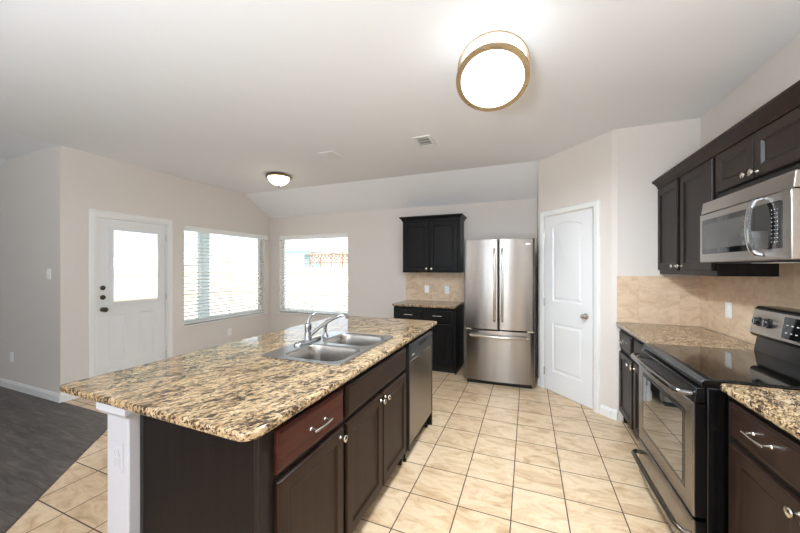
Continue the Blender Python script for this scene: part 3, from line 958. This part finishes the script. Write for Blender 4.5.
# ---------------------------------------------------------------- fridge
fr = thing('refrigerator', 'stainless french-door refrigerator with bottom freezer drawer', 'fridge', (-0.315, 4.075, 0), math.radians(2.2))
FW, hw_ = 0.82, 0.41
b = MB(); b.box(-hw_ + 0.012, hw_ - 0.012, 0.07, 0.72, 0.03, 1.765); b.build('body', 'gasket', fr, 0.006)
b = MB(); b.box(-hw_ + 0.03, hw_ - 0.03, 0.02, 0.10, 0.0, 0.055); b.build('kick_grille', 'blackmatte', fr)
def bow(x): return -0.026 * (1 - (x / hw_) ** 2)
def fdoor(name, x0, x1, z0, z1, parent):
    n = 14
    b = MB()
    fr_pts = [(x0 + (x1 - x0) * k / n) for k in range(n + 1)]
    poly = [(x, bow(x)) for x in fr_pts]
    r = 0.008
    poly[0] = (x0, bow(x0) + r); poly.insert(1, (x0 + r * 0.3, bow(x0) + r * 0.3)); poly.insert(2, (x0 + r, bow(x0 + r)))
    poly[-1] = (x1, bow(x1) + r); poly.insert(-1, (x1 - r, bow(x1 - r))); poly.insert(-1, (x1 - r * 0.3, bow(x1) + r * 0.3))
    poly += [(x1, 0.068), (x0, 0.068)]
    b.prism(poly, 'z', z0, z1)
    return b.build(name, 'steel', parent, 0.002, ang=30)
dl = fdoor('door', -hw_, -0.003, 0.685, 1.785, fr)
dr = fdoor('door', 0.003, hw_, 0.685, 1.785, fr)
fd = fdoor('freezer_drawer', -hw_, hw_, 0.05, 0.668, fr)
def fhandle(parent, pts, r=0.0125):
    b = MB(); b.tube(pts, r, 12); return b.build('handle', 'nickel', parent, ang=60)
for par, x, s in ((dl, -0.046, -1), (dr, 0.046, 1)):
    y0 = bow(x)
    fhandle(par, [(x, y0 + 0.002, 0.79), (x, y0 - 0.035, 0.80), (x, y0 - 0.052, 0.84), (x, y0 - 0.058, 1.2), (x, y0 - 0.052, 1.62), (x, y0 - 0.035, 1.66), (x, y0 + 0.002, 1.67)])
fhandle(fd, [(-0.34, bow(0.34) + 0.002, 0.605), (-0.335, bow(0.34) - 0.035, 0.605), (-0.30, bow(0.3) - 0.05, 0.605), (0, bow(0) - 0.055, 0.602), (0.30, bow(0.3) - 0.05, 0.605), (0.335, bow(0.34) - 0.035, 0.605), (0.34, bow(0.34) + 0.002, 0.605)], 0.0155)
for x in (-0.36, 0.36):
    b = MB(); b.box(x - 0.035, x + 0.035, 0.0, 0.06, 0.6695, 0.6835); b.build('hinge', 'nickel', fr, 0.002)
b = MB(); b.box(0.30, 0.36, bow(0.33) - 0.002, bow(0.33) + 0.004, 1.71, 1.728); b.build('badge', 'chrome', dr)
for x in (-0.33, 0.33):
    b = MB(); b.lathe([(0.02, 0), (0.02, 0.03)], (x, 0.05, 0), n=12); b.build('foot', 'blackmatte', fr)

# ---------------------------------------------------------------- right side
FX = 0.82      # face frame plane of the right base cabinets (fronts stand out to 0.80)
c = thing('base_cabinet', 'dark base cabinet between the pantry wall and the range', 'cabinet', (FX, 3.535, 0), -PI / 2)
base_body(c, 0.925, 0.585, 'espresso_dark')
front(c, 'drawer', 0.03, 0.395, 0.70, 0.855, 'greyespresso', (0.21, 0.785))
front(c, 'drawer', 0.455, 0.895, 0.70, 0.855, 'greyespresso', (0.675, 0.785))
front(c, 'door', 0.03, 0.415, 0.115, 0.67, 'greyespresso', (0.385, 0.63))
front(c, 'door', 0.455, 0.895, 0.115, 0.67, 'greyespresso', (0.485, 0.63))
c = thing('base_cabinet', 'dark brown base cabinet in the foreground at the right edge', 'cabinet', (FX, 1.825, 0), -PI / 2)
base_body(c, 0.92, 0.585, 'espresso_dark')
front(c, 'drawer', 0.042, 0.45, 0.715, 0.862, 'espresso_h', (0.255, 0.80))
front(c, 'drawer', 0.475, 0.893, 0.715, 0.862, 'espresso_h', (0.68, 0.80))
front(c, 'door', 0.042, 0.45, 0.115, 0.685, 'espresso', (0.43, 0.655))
front(c, 'door', 0.475, 0.893, 0.115, 0.685, 'espresso', (0.495, 0.655))
o = slab('countertop', [rr(0.785, XW - 0.0105, 2.612, YP - 0.0105, [0.004, 0.004, 0.004, 0.004])], ZC0, ZC1, 0.009, 'granite', None, (1.1, 3.1, ZC0))
tag(o, 'speckled granite counter between the end wall and the range', 'countertop')
o = slab('countertop', [rr(0.785, XW - 0.0105, 0.895, 1.832, [0.01, 0.004, 0.004, 0.03])], ZC0, ZC1, 0.009, 'granite', None, (1.1, 1.36, ZC0))
tag(o, 'speckled granite counter in the foreground at the right edge', 'countertop')

# ---- range --------------------------------------------------------------
RY0, RY1 = 1.842, 2.602
rg = thing('electric_range', 'stainless and black electric range with glass cooktop', 'range', (1.05, 2.222, 0))
ro = (1.05, 2.222, 0)
b = MB(ro); b.box(0.755, 1.36, RY0, RY1, 0.03, 0.892); b.build('body', 'black', rg, 0.004)
b = MB(ro); b.box(0.80, 1.33, RY0 + 0.03, RY1 - 0.03, 0.0, 0.03); b.build('plinth', 'blackmatte', rg)
# cooktop with a rounded front
b = MB(ro)
prof = [(1.36, 0.893), (0.765, 0.893), (0.744, 0.888), (0.733, 0.894), (0.730, 0.905), (0.735, 0.917), (0.748, 0.926), (0.765, 0.929), (1.36, 0.929)]
b.loft([[(x, RY0 + 0.001, z) for x, z in prof], [(x, RY1 + 0.004, z) for x, z in prof]])
b.build('cooktop_rim', 'black', rg, 0.003, ang=50)
b = MB(ro); b.box(0.772, 1.335, RY0 + 0.012, RY1 - 0.012, 0.9293, 0.9315); ct = b.build('cooktop_glass', 'blackglass', rg, 0.001)
# backguard
b = MB(ro)
b.prism([(1.285, 0.9295), (1.300, 1.022), (1.345, 1.022), (1.402, 1.022), (1.402, 0.9295)], 'y', RY0, RY1)
b.build('backguard_riser', 'black', rg, 0.004)
bgp = MB(ro)
bp_ = [(1.268, 1.035), (1.290, 1.186), (1.306, 1.203), (1.402, 1.203), (1.402, 1.022), (1.285, 1.022)]
bgp.prism(bp_, 'y', RY0 - 0.004, RY1 + 0.004)
bg_ = bgp.build('backguard', 'black', rg, 0.008)
sl_ = Vector((0.022, 0, 0.151)).normalized()
nn = Vector((-sl_.z, 0, sl_.x))
bo_ = Vector((1.268, 0, 1.035))
def bgpt(u, y, d): return tuple(bo_ + sl_ * u + nn * d + Vector((0, y, 0)))
def bgplate(y0, y1, u0, u1, d0, d1, name, m, parent, r=0.008):
    q = MB(ro)
    pts = rr(y0, y1, u0, u1, r, 4)
    q.loft([[bgpt(u, y, d) for y, u in pts] for d in (d0, d1)])
    return q.build(name, m, parent)
face = bgplate(RY0 + 0.004, RY1 - 0.004, 0.008, 0.148, -0.001, 0.003, 'face_plate', 'steel_light', bg_)
bgplate(RY0 + 0.26, RY1 - 0.26, 0.022, 0.135, 0.003, 0.0045, 'display_panel', 'blackglass', face)
for k in range(12):
    yy = RY1 - 0.29 - (k % 6) * 0.035; uu = 0.05 + (k // 6) * 0.04
    bgplate(yy - 0.007, yy + 0.007, uu, uu + 0.006, 0.0045, 0.005, 'key_print', 'whiteprint', face, 0.001)
for y in (RY1 - 0.075, RY1 - 0.155, RY0 + 0.155, RY0 + 0.075):
    q = MB(ro)
    q.lathe([(0.027, 0), (0.027, 0.006), (0.022, 0.009), (0.021, 0.024), (0.019, 0.026), (0, 0.026)], bgpt(0.08, y, 0.003), nn, 24)
    kb = q.build('burner_knob', 'black', bg_)
    q = MB(ro)
    q.loft([[bgpt(u, yy, d) for yy, u in rr(y - 0.003, y + 0.003, 0.062, 0.098, 0.002, 3)] for d in (0.0285, 0.0305)])
    q.build('pointer', 'chrome', kb)
# oven door
DX = 0.705
od = MB(ro)
yy0, yy1, z0, z1 = RY0 + 0.004, RY1 - 0.004, 0.297, 0.815
wy0, wy1, wz0, wz1 = 1.945, 2.497, 0.40, 0.735
def yz(y0, y1, z0, z1, x): return [(x, y0, z0), (x, y1, z0), (x, y1, z1), (x, y0, z1)]
od.loft([yz(yy0, yy1, z0, z1, DX + 0.010), yz(yy0, yy1, z0, z1, DX + 0.006), yz(yy0 + 0.006, yy1 - 0.006, z0 + 0.006, z1 - 0.004, DX),
         yz(wy0 - 0.022, wy1 + 0.022, wz0 - 0.022, wz1 + 0.022, DX), yz(wy0 - 0.02, wy1 + 0.02, wz0 - 0.02, wz1 + 0.02, DX + 0.003)])
door = od.build('oven_door', 'steel', rg, smooth=False)
q = MB(ro); q.box(DX + 0.010, 0.753, yy0 + 0.001, yy1 - 0.001, z0 + 0.001, z1 - 0.001); q.build('door_core', 'black', door)
q = MB(ro); q.loft([yz(wy0 - 0.02, wy1 + 0.02, wz0 - 0.02, wz1 + 0.02, DX + 0.003), yz(wy0 - 0.018, wy1 + 0.018, wz0 - 0.018, wz1 + 0.018, DX - 0.001)])
wf = q.build('window_surround', 'black', door, smooth=False)
q = MB(ro); q.box(DX - 0.0025, DX - 0.001, wy0, wy1, wz0, wz1); q.build('window', 'ovenglass', door, smooth=False)
q = MB(ro); q.prism([(0.752, 0.818), (DX + 0.006, 0.818), (DX + 0.012, 0.884), (0.752, 0.890)], 'y', yy0, yy1); q.build('vent_strip', 'black', rg, 0.003)
q = MB(ro)
hx = DX - 0.052
q.tube([(DX + 0.008, yy0 + 0.03, 0.850), (hx + 0.014, yy0 + 0.035, 0.850), (hx, yy0 + 0.075, 0.850), (hx - 0.006, 2.222, 0.850), (hx, yy1 - 0.075, 0.850), (hx + 0.014, yy1 - 0.035, 0.850), (DX + 0.008, yy1 - 0.03, 0.850)], 0.0145, 14)
q.build('handle', 'darkchrome', door, ang=60)
# storage drawer
q = MB(ro); q.loft([yz(yy0, yy1, 0.06, 0.282, DX + 0.010), yz(yy0, yy1, 0.06, 0.282, DX + 0.006), yz(yy0 + 0.006, yy1 - 0.006, 0.066, 0.276, DX)])
sd = q.build('storage_drawer', 'steel', rg, smooth=False)
q = MB(ro); q.box(DX + 0.010, 0.753, yy0 + 0.001, yy1 - 0.001, 0.061, 0.281); q.build('drawer_core', 'black', sd)
q = MB(ro)
q.tube([(DX + 0.002, yy0 + 0.02, 0.205), (DX - 0.028, yy0 + 0.022, 0.206), (DX - 0.046, yy0 + 0.06, 0.21), (DX - 0.05, yy0 + 0.2, 0.213), (DX - 0.052, 2.222, 0.214), (DX - 0.05, yy1 - 0.2, 0.213), (DX - 0.046, yy1 - 0.06, 0.21), (DX - 0.028, yy1 - 0.022, 0.206), (DX + 0.002, yy1 - 0.02, 0.205)], 0.0125, 14)
q.build('handle', 'bronze', sd, ang=60)

# ---- microwave ----------------------------------------------------------
mw = thing('microwave', 'stainless over-range microwave with bowed chrome handle', 'microwave', (1.22, 2.222, 1.46))
mo = (1.22, 2.222, 1.46)
MX = 1.03
b = MB(mo); b.box(MX + 0.028, XW - 0.011, RY0, RY1, 1.465, 1.838); b.build('body', 'steel_side', mw, 0.003)
b = MB(mo); b.prism([(MX + 0.028, 1.766), (MX + 0.006, 1.766), (MX + 0.014, 1.838), (MX + 0.028, 1.838)], 'y', RY0, RY1); b.build('vent_grille', 'steel_mid', mw, 0.003)
b = MB(mo); b.box(MX + 0.020, MX + 0.028, RY0 + 0.002, RY1 - 0.002, 1.7605, 1.766); b.build('seam_strip', 'blackmatte', mw)
b = MB(mo); b.box(MX, MX + 0.027, RY0, RY1, 1.465, 1.7605); md_ = b.build('door', 'steel_mid', mw, 0.004)
wyl, wyr = RY1 - 0.035, RY0 + 0.075
b = MB(mo); b.loft([[(x, y, z) for y, z in rr(2.075, wyl, 1.515, 1.725, 0.012, 4)] for x in (MX + 0.001, MX - 0.003)]); dwn = b.build('window', 'blackglass', md_)
b = MB(mo); b.loft([[(x, y, z) for y, z in rr(2.135, wyl - 0.03, 1.545, 1.695, 0.010, 4)] for x in (MX - 0.0025, MX - 0.0035)]); b.build('mesh_glass', 'meshglass', dwn)
b = MB(mo); b.loft([[(x, y, z) for y, z in rr(RY0 + 0.05, 2.0725, 1.515, 1.725, 0.012, 4)] for x in (MX + 0.001, MX - 0.003)]); cp = b.build('control_panel', 'blackglass', mw)
b = MB(mo)
for r_ in range(9):
    for c_ in range(3):
        y = 1.918 + c_ * 0.018; z = 1.545 + r_ * 0.018
        w = 0.0022 if (r_ + c_) % 3 else 0.0014
        b.box(MX - 0.0036, MX - 0.003, y - w, y + w, z - 0.0013, z + 0.0013)
b.build('key_print', 'whiteprint', cp, smooth=False)
b = MB(mo)
hy = 2.025
pts = []
for k in range(17):
    a = PI * k / 16
    pts.append((MX - 0.003 - 0.047 * (math.sin(a) ** 0.62), hy, 1.622 + 0.130 * math.cos(a)))
loops = []
for i, p in enumerate(pts):
    t = (Vector(pts[min(i + 1, 16)]) - Vector(pts[max(i - 1, 0)])).normalized()
    s = Vector((0, 1, 0)); u = t.cross(s).normalized()
    loops.append([Vector(p) + s * a_ * 0.014 + u * b_ * 0.008 for a_, b_ in ((-1, -0.6), (-0.6, -1), (0.6, -1), (1, -0.6), (1, 0.6), (0.6, 1), (-0.6, 1), (-1, 0.6))])
b.loft(loops); b.build('handle', 'chrome', md_, ang=50)
b = MB(mo); b.box(MX + 0.05, XW - 0.05, RY0 + 0.04, RY1 - 0.04, 1.457, 1.466); b.build('bottom_plate', 'gasket', mw)
b = MB(mo); b.box(MX + 0.10, MX + 0.22, RY0 + 0.30, RY0 + 0.46, 1.454, 1.458); b.build('task_light', 'plastic', mw)

# ---- upper cabinets on the right wall -----------------------------------
UX = 1.12
c = thing('wall_cabinet', 'dark two-door wall cabinet left of the microwave', 'cabinet', (UX, 3.545, 1.378), -PI / 2)
b = MB(); b.box(0, 0.935, 0, 0.294, 0, 0.782); b.build('body', 'espresso_dark', c, 0.002)
front(c, 'door', 0.012, 0.41, 0.035, 0.752, 'greyespresso', (0.382, 0.068))
front(c, 'door', 0.465, 0.915, 0.035, 0.752, 'greyespresso', (0.492, 0.068))
c = thing('wall_cabinet', 'short dark two-door wall cabinet above the microwave', 'cabinet', (UX, 2.605, 1.842), -PI / 2)
b = MB(); b.box(0, 0.77, 0, 0.294, 0, 0.318); b.build('body', 'espresso_dark', c, 0.002)
front(c, 'door', 0.02, 0.37, 0.055, 0.288, 'greyespresso', (0.345, 0.082))
front(c, 'door', 0.383, 0.75, 0.055, 0.288, 'greyespresso', (0.410, 0.082))
b = MB((UX, 2.7, 2.16))
prof = [(0.0, 2.135), (0.008, 2.140), (0.012, 2.158), (0.034, 2.188), (0.048, 2.196), (0.052, 2.200), (0.052, 2.215), (-0.25, 2.215), (-0.25, 2.1605), (-0.003, 2.1605), (-0.003, 2.135)]
b.loft([[(UX - 0.004 - d, y, z) for d, z in prof] for y in (1.835, 3.556)])
tag(b.build('crown_molding', 'espresso', None, ang=25), 'dark crown moulding running over the right wall cabinets', 'moulding')

# ---------------------------------------------------------------- ceiling fixtures
LX, LY, LZ = -0.182, 1.95, 2.605
lp = thing('ceiling_light', 'large round ceiling light with two metal rings over the aisle', 'ceiling light', (LX, LY, LZ))
lp.rotation_euler = (math.radians(-26), 0, 0)
lo = (LX, LY, LZ)
b = MB(lo); b.lathe([(0.180, -0.001), (0.187, -0.006), (0.187, -0.108), (0.184, -0.117), (0.15, -0.124), (0.0, -0.128)], lo, n=48); b.build('diffuser', 'lampglass', lp, ang=60)
ll = light('AREA', 'lamp_light', (LX - 0.01, LY - 0.07, 2.36), (0, 0, 0), 44, (0.80, 0.905, 1.0), 0.36, 0.36)
ll.data.shape = 'DISK'
for z0, z1 in ((-0.016, -0.002), (-0.119, -0.103)):
    b = MB(lo); b.lathe([(0.189, z0), (0.202, z0), (0.2045, z0 + 0.004), (0.2045, z1 - 0.004), (0.202, z1), (0.189, z1), (0.189, z0)], lo, n=64); b.build('ring', 'goldnickel', lp, ang=50)
for a in (-1.72, -1.72 + 2 * PI / 3, -1.72 + 4 * PI / 3):
    x, y = LX + 0.192 * math.cos(a), LY + 0.192 * math.sin(a)
    b = MB(lo); b.tube([(x, y, LZ - 0.004), (x, y, LZ - 0.118)], 0.004, 8); b.lathe([(0.007, 0), (0.006, -0.006), (0, -0.008)], (x, y, LZ - 0.114), n=12); b.build('ring_rod', 'nickel', lp)
b = MB(lo); b.lathe([(0.15, -0.004), (0.15, 0.004), (0.075, 0.03), (0.07, 0.18), (0.0, 0.18)], lo, n=32); b.build('canopy', 'trim', lp)
DX_, DY_ = -3.235, 3.57
dl_ = thing('ceiling_light', 'small dome ceiling light with a dark rim near the windows', 'ceiling light', (DX_, DY_, H))
do = (DX_, DY_, H)
b = MB(do); b.lathe([(0.10, 0), (0.155, -0.004), (0.172, -0.018), (0.175, -0.034), (0.165, -0.042), (0.146, -0.042), (0.14, -0.03), (0.0, -0.03)], do, n=48); b.build('rim', 'antique', dl_)
b = MB(do); b.lathe([(0.143, -0.036), (0.139, -0.06), (0.125, -0.088), (0.10, -0.113), (0.065, -0.133), (0.03, -0.143), (0, -0.145)], do, n=40); b.build('glass_dome', 'domeglass', dl_)
b = MB(do); b.lathe([(0.004, -0.14), (0.012, -0.146), (0.013, -0.156), (0.007, -0.168), (0, -0.17)], do, n=16); b.build('finial', 'bronze', dl_)

def vent(label, x0, x1, y0, y1, dark):
    r = thing('ceiling_vent', label, 'vent', ((x0 + x1) / 2, (y0 + y1) / 2, H))
    oo = ((x0 + x1) / 2, (y0 + y1) / 2, H)
    f = 0.028
    b = MB(oo)
    for q in ((x0, x1, y0, y0 + f), (x0, x1, y1 - f, y1), (x0, x0 + f, y0 + f, y1 - f), (x1 - f, x1, y0 + f, y1 - f)):
        b.box(*q, H - 0.009, H)
    b.build('frame', 'trim', r, 0.002)
    b = MB(oo); b.box(x0 + f, x1 - f, y0 + f, y1 - f, H - 0.0015, H); b.build('backing', 'vent_dark' if dark else 'vent_grey', r)
    b = MB(oo)
    if dark:
        n = 6
        for k in range(n):
            x = x0 + f + (x1 - x0 - 2 * f) * (k + 0.5) / n
            b.box(x - 0.003, x + 0.003, y0 + f, y1 - f, H - 0.004, H - 0.002)
        for k in range(3):
            y = y0 + f + (y1 - y0 - 2 * f) * (k + 0.5) / 3
            b.box(x0 + f, x1 - f, y - 0.004, y + 0.004, H - 0.005, H - 0.002)
    else:
        n = 7
        for k in range(n):
            x = x0 + f + (x1 - x0 - 2 * f) * (k + 0.5) / n
            b.prism([(x - 0.009, H - 0.009), (x - 0.006, H - 0.009), (x + 0.007, H - 0.002), (x + 0.004, H - 0.002)], 'y', y0 + f, y1 - f)
    b.build('louvers', 'trim', r, smooth=False)
    return r
vent('white louvered ceiling vent nearer the dome light', -2.20, -2.0, 3.04, 3.32, False)
vent('small square ceiling vent with dark grille, nearer the fridge', -1.065, -0.88, 3.03, 3.285, True)

# ---------------------------------------------------------------- outlets and switches
def plate(name, label, cat, loc, rz, kind='outlet', sc=1.0, m='plastic'):
    """local: on the wall plane y=0, facing -y"""
    r = thing(name, label, cat, loc, rz, group='white wall plates')
    b = MB(); b.loft([[(px, y, pz) for px, pz in rr(-0.036 * sc + i, 0.036 * sc - i, -0.058 * sc + i, 0.058 * sc - i, 0.004, 4)] for i, y in ((0, 0), (0, -0.003), (0.003, -0.006))])
    b.build('cover', m, r)
    if kind == 'outlet':
        for z in (-0.02, 0.02):
            b = MB(); b.loft([[(px, y, pz) for px, pz in rr(-0.017, 0.017, z - 0.014, z + 0.014, 0.008, 5)] for y in (-0.005, -0.008)]); k = b.build('socket', m, r)
            b = MB()
            b.box(-0.008, -0.006, -0.0085, -0.0075, z - 0.002, z + 0.007); b.box(0.006, 0.008, -0.0085, -0.0075, z - 0.002, z + 0.006); b.box(-0.002, 0.002, -0.0085, -0.0075, z - 0.010, z - 0.006)
            b.build('slots', 'slot', k, smooth=False)
    elif kind == 'rocker':
        b = MB(); b.prism([(-0.005, -0.033), (-0.009, -0.033), (-0.0065, 0), (-0.0095, 0.033), (-0.005, 0.033)], 'x', -0.0165, 0.0165); b.build('rocker', 'plastic', r)
    else:
        b = MB(); b.prism([(-0.005, -0.006), (-0.018, 0.006), (-0.018, 0.011), (-0.005, 0.008)], 'x', -0.005, 0.005); b.build('toggle', 'plastic', r)
    return r
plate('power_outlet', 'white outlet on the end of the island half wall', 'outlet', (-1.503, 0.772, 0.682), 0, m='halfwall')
plate('power_outlet', 'white outlet low on the shaded living room wall', 'outlet', (-5.68, YT, 0.378), 0)
plate('light_switch', 'white light switch on the shaded living room wall', 'switch', (-4.851, YT, 1.368), 0, 'toggle')
plate('power_outlet', 'white outlet under the wide window', 'outlet', (XL, 3.949, 0.367), PI / 2)
plate('light_switch', 'white rocker switch on the far backsplash, farther from the fridge', 'switch', (-1.459, YF - 0.0105, 1.106), 0, 'rocker')
plate('power_outlet', 'white outlet on the far backsplash, nearer the fridge', 'outlet', (-1.138, YF - 0.0105, 1.10), 0)
plate('light_switch', 'white rocker switch on the right backsplash behind the range', 'switch', (XW - 0.0105, 3.12, 1.117), -PI / 2, 'rocker')

# ---------------------------------------------------------------- outside
b = MB(); b.box(-30, 12, YF + 0.3, 30, -0.25, -0.12); b.box(-30, XL - 0.4, -12, YF + 0.3, -0.25, -0.12)
struct(b, 'ground', 'grass', 'pale yard outside the windows', 'ground')
b = MB(); b.box(-7.9, XL - TH, 2.02, 8.0, -0.12, -0.03)
struct(b, 'floor_patio', 'concrete', 'concrete patio outside the door', 'patio')
b = MB(); b.box(-8.1, XL - TH, 2.02, 7.2, 2.62, 2.74); b.box(-8.1, -7.9, 2.02, 7.2, 2.52, 2.62)
struct(b, 'roof_patio', 'soffit', 'pale patio roof seen through the wide window', 'patio roof')
b = MB((-8.0, 6.04, -0.05)); b.box(-8.09, -7.91, 5.93, 6.15, -0.03, 2.52)
tag(b.build('patio_post', 'post', None, 0.01), 'pale bluish patio post seen through the wide window', 'post')
fn = thing('wooden_fence', 'sunlit wooden fence across the yard', 'fence', (-8, 13, -0.12))
fo_ = (-8, 13, -0.12)
b = MB(fo_)
x = -22.0
while x < 3:
    b.box(x, x + 0.14, 13, 13.02, -0.12, 1.5); x += 0.15
b.build('boards', 'fencewood', fn, smooth=False)
b = MB(fo_); b.box(-22, 3, 12.96, 13, 0.2, 0.29); b.box(-22, 3, 12.96, 13, 1.2, 1.29); b.build('rails', 'fencewood', fn)
f2 = thing('wooden_fence', 'sunlit wooden fence beyond the patio at the side of the yard', 'fence', (-15, 5, -0.12))
b = MB((-15, 5, -0.12))
y = -6.0
while y < 12.9:
    b.box(-15.02, -15, y, y + 0.14, -0.12, 1.5); y += 0.15
b.build('boards', 'fencewood', f2, smooth=False)
b = MB((-15, 5, -0.12)); b.box(-15, -14.96, -6, 12.9, 0.2, 0.29); b.box(-15, -14.96, -6, 12.9, 1.2, 1.29); b.build('rails', 'fencewood', f2)
# neighbour's house seen through the wide window
nh = thing('neighbor_house', 'pale neighbour house with a low gable beyond the wide window', 'house', (-24, 16, -0.12))
no = (-24, 16, -0.12)
b = MB(no); b.prism([(13.6, -0.12), (25, -0.12), (25, 0.75), (18.2, 2.78), (13.6, 0.25)], 'x', -34, -24); b.build('walls', 'siding', nh, smooth=False)
b = MB(no); b.prism([(13.2, 0.03), (18.2, 2.76), (25.6, 0.55), (25.6, 0.66), (18.2, 2.88), (13.2, 0.15)], 'x', -34.4, -23.7); b.build('roof', 'shingle', nh, smooth=False)
# and one beyond the far fence
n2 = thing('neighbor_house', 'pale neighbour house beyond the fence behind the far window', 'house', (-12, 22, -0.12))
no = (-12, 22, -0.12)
b = MB(no); b.box(-19.4, -15.6, 22.3, 30, -0.12, 2.75); b.build('walls', 'siding', n2, smooth=False)
b = MB(no); b.box(-19.8, -16.65, 21.9, 22.0, 2.74, 2.94); b.build('fascia', 'blueshade', n2, smooth=False)
b = MB(no); b.prism([(22.0, 2.8), (30.4, 2.8), (26, 3.1)], 'x', -19.8, -15.3); b.build('roof', 'shingle', n2, smooth=False)
b = MB(no); b.box(-17.4, -16.57, 22.2, 22.3, -0.12, 2.6); b.build('shaded_wall', 'blueshade', n2, smooth=False)  # blue-grey box painted as a stretch of wall in shade
b = MB(no); b.prism([(-16.4, 1.0), (-15.2, 1.0), (-15.75, 2.05), (-16.2, 2.05)], 'y', 22.2, 22.3); b.build('shaded_gable', 'blueshade', n2, smooth=False)  # another shaded wall area, shade put into its colour
pg = thing('lattice_screen', 'brown lattice screen above the fence behind the far window', 'lattice', (-7.6, 13.1, 1.5))
po = (-7.6, 13.1, 1.5)
b = MB(po)
b.box(-9.95, -7.3, 13.06, 13.12, 2.07, 2.12); b.box(-9.95, -7.3, 13.06, 13.12, 1.70, 1.75)
for k in range(5):
    x = -9.95 + k * 0.62
    b.box(x, x + 0.05, 13.06, 13.12, -0.12, 2.3 if k > 1 else 2.0)
b.build('frame', 'lattice', pg, smooth=False)
b = MB(po)
x = -9.9
while x < -7.4:
    b.tube([(x, 13.05, 1.73), (x + 0.34, 13.05, 2.09)], 0.018, 4); b.tube([(x + 0.34, 13.13, 1.73), (x, 13.13, 2.09)], 0.018, 4)
    x += 0.2
b.build('slats', 'lattice', pg, smooth=False)
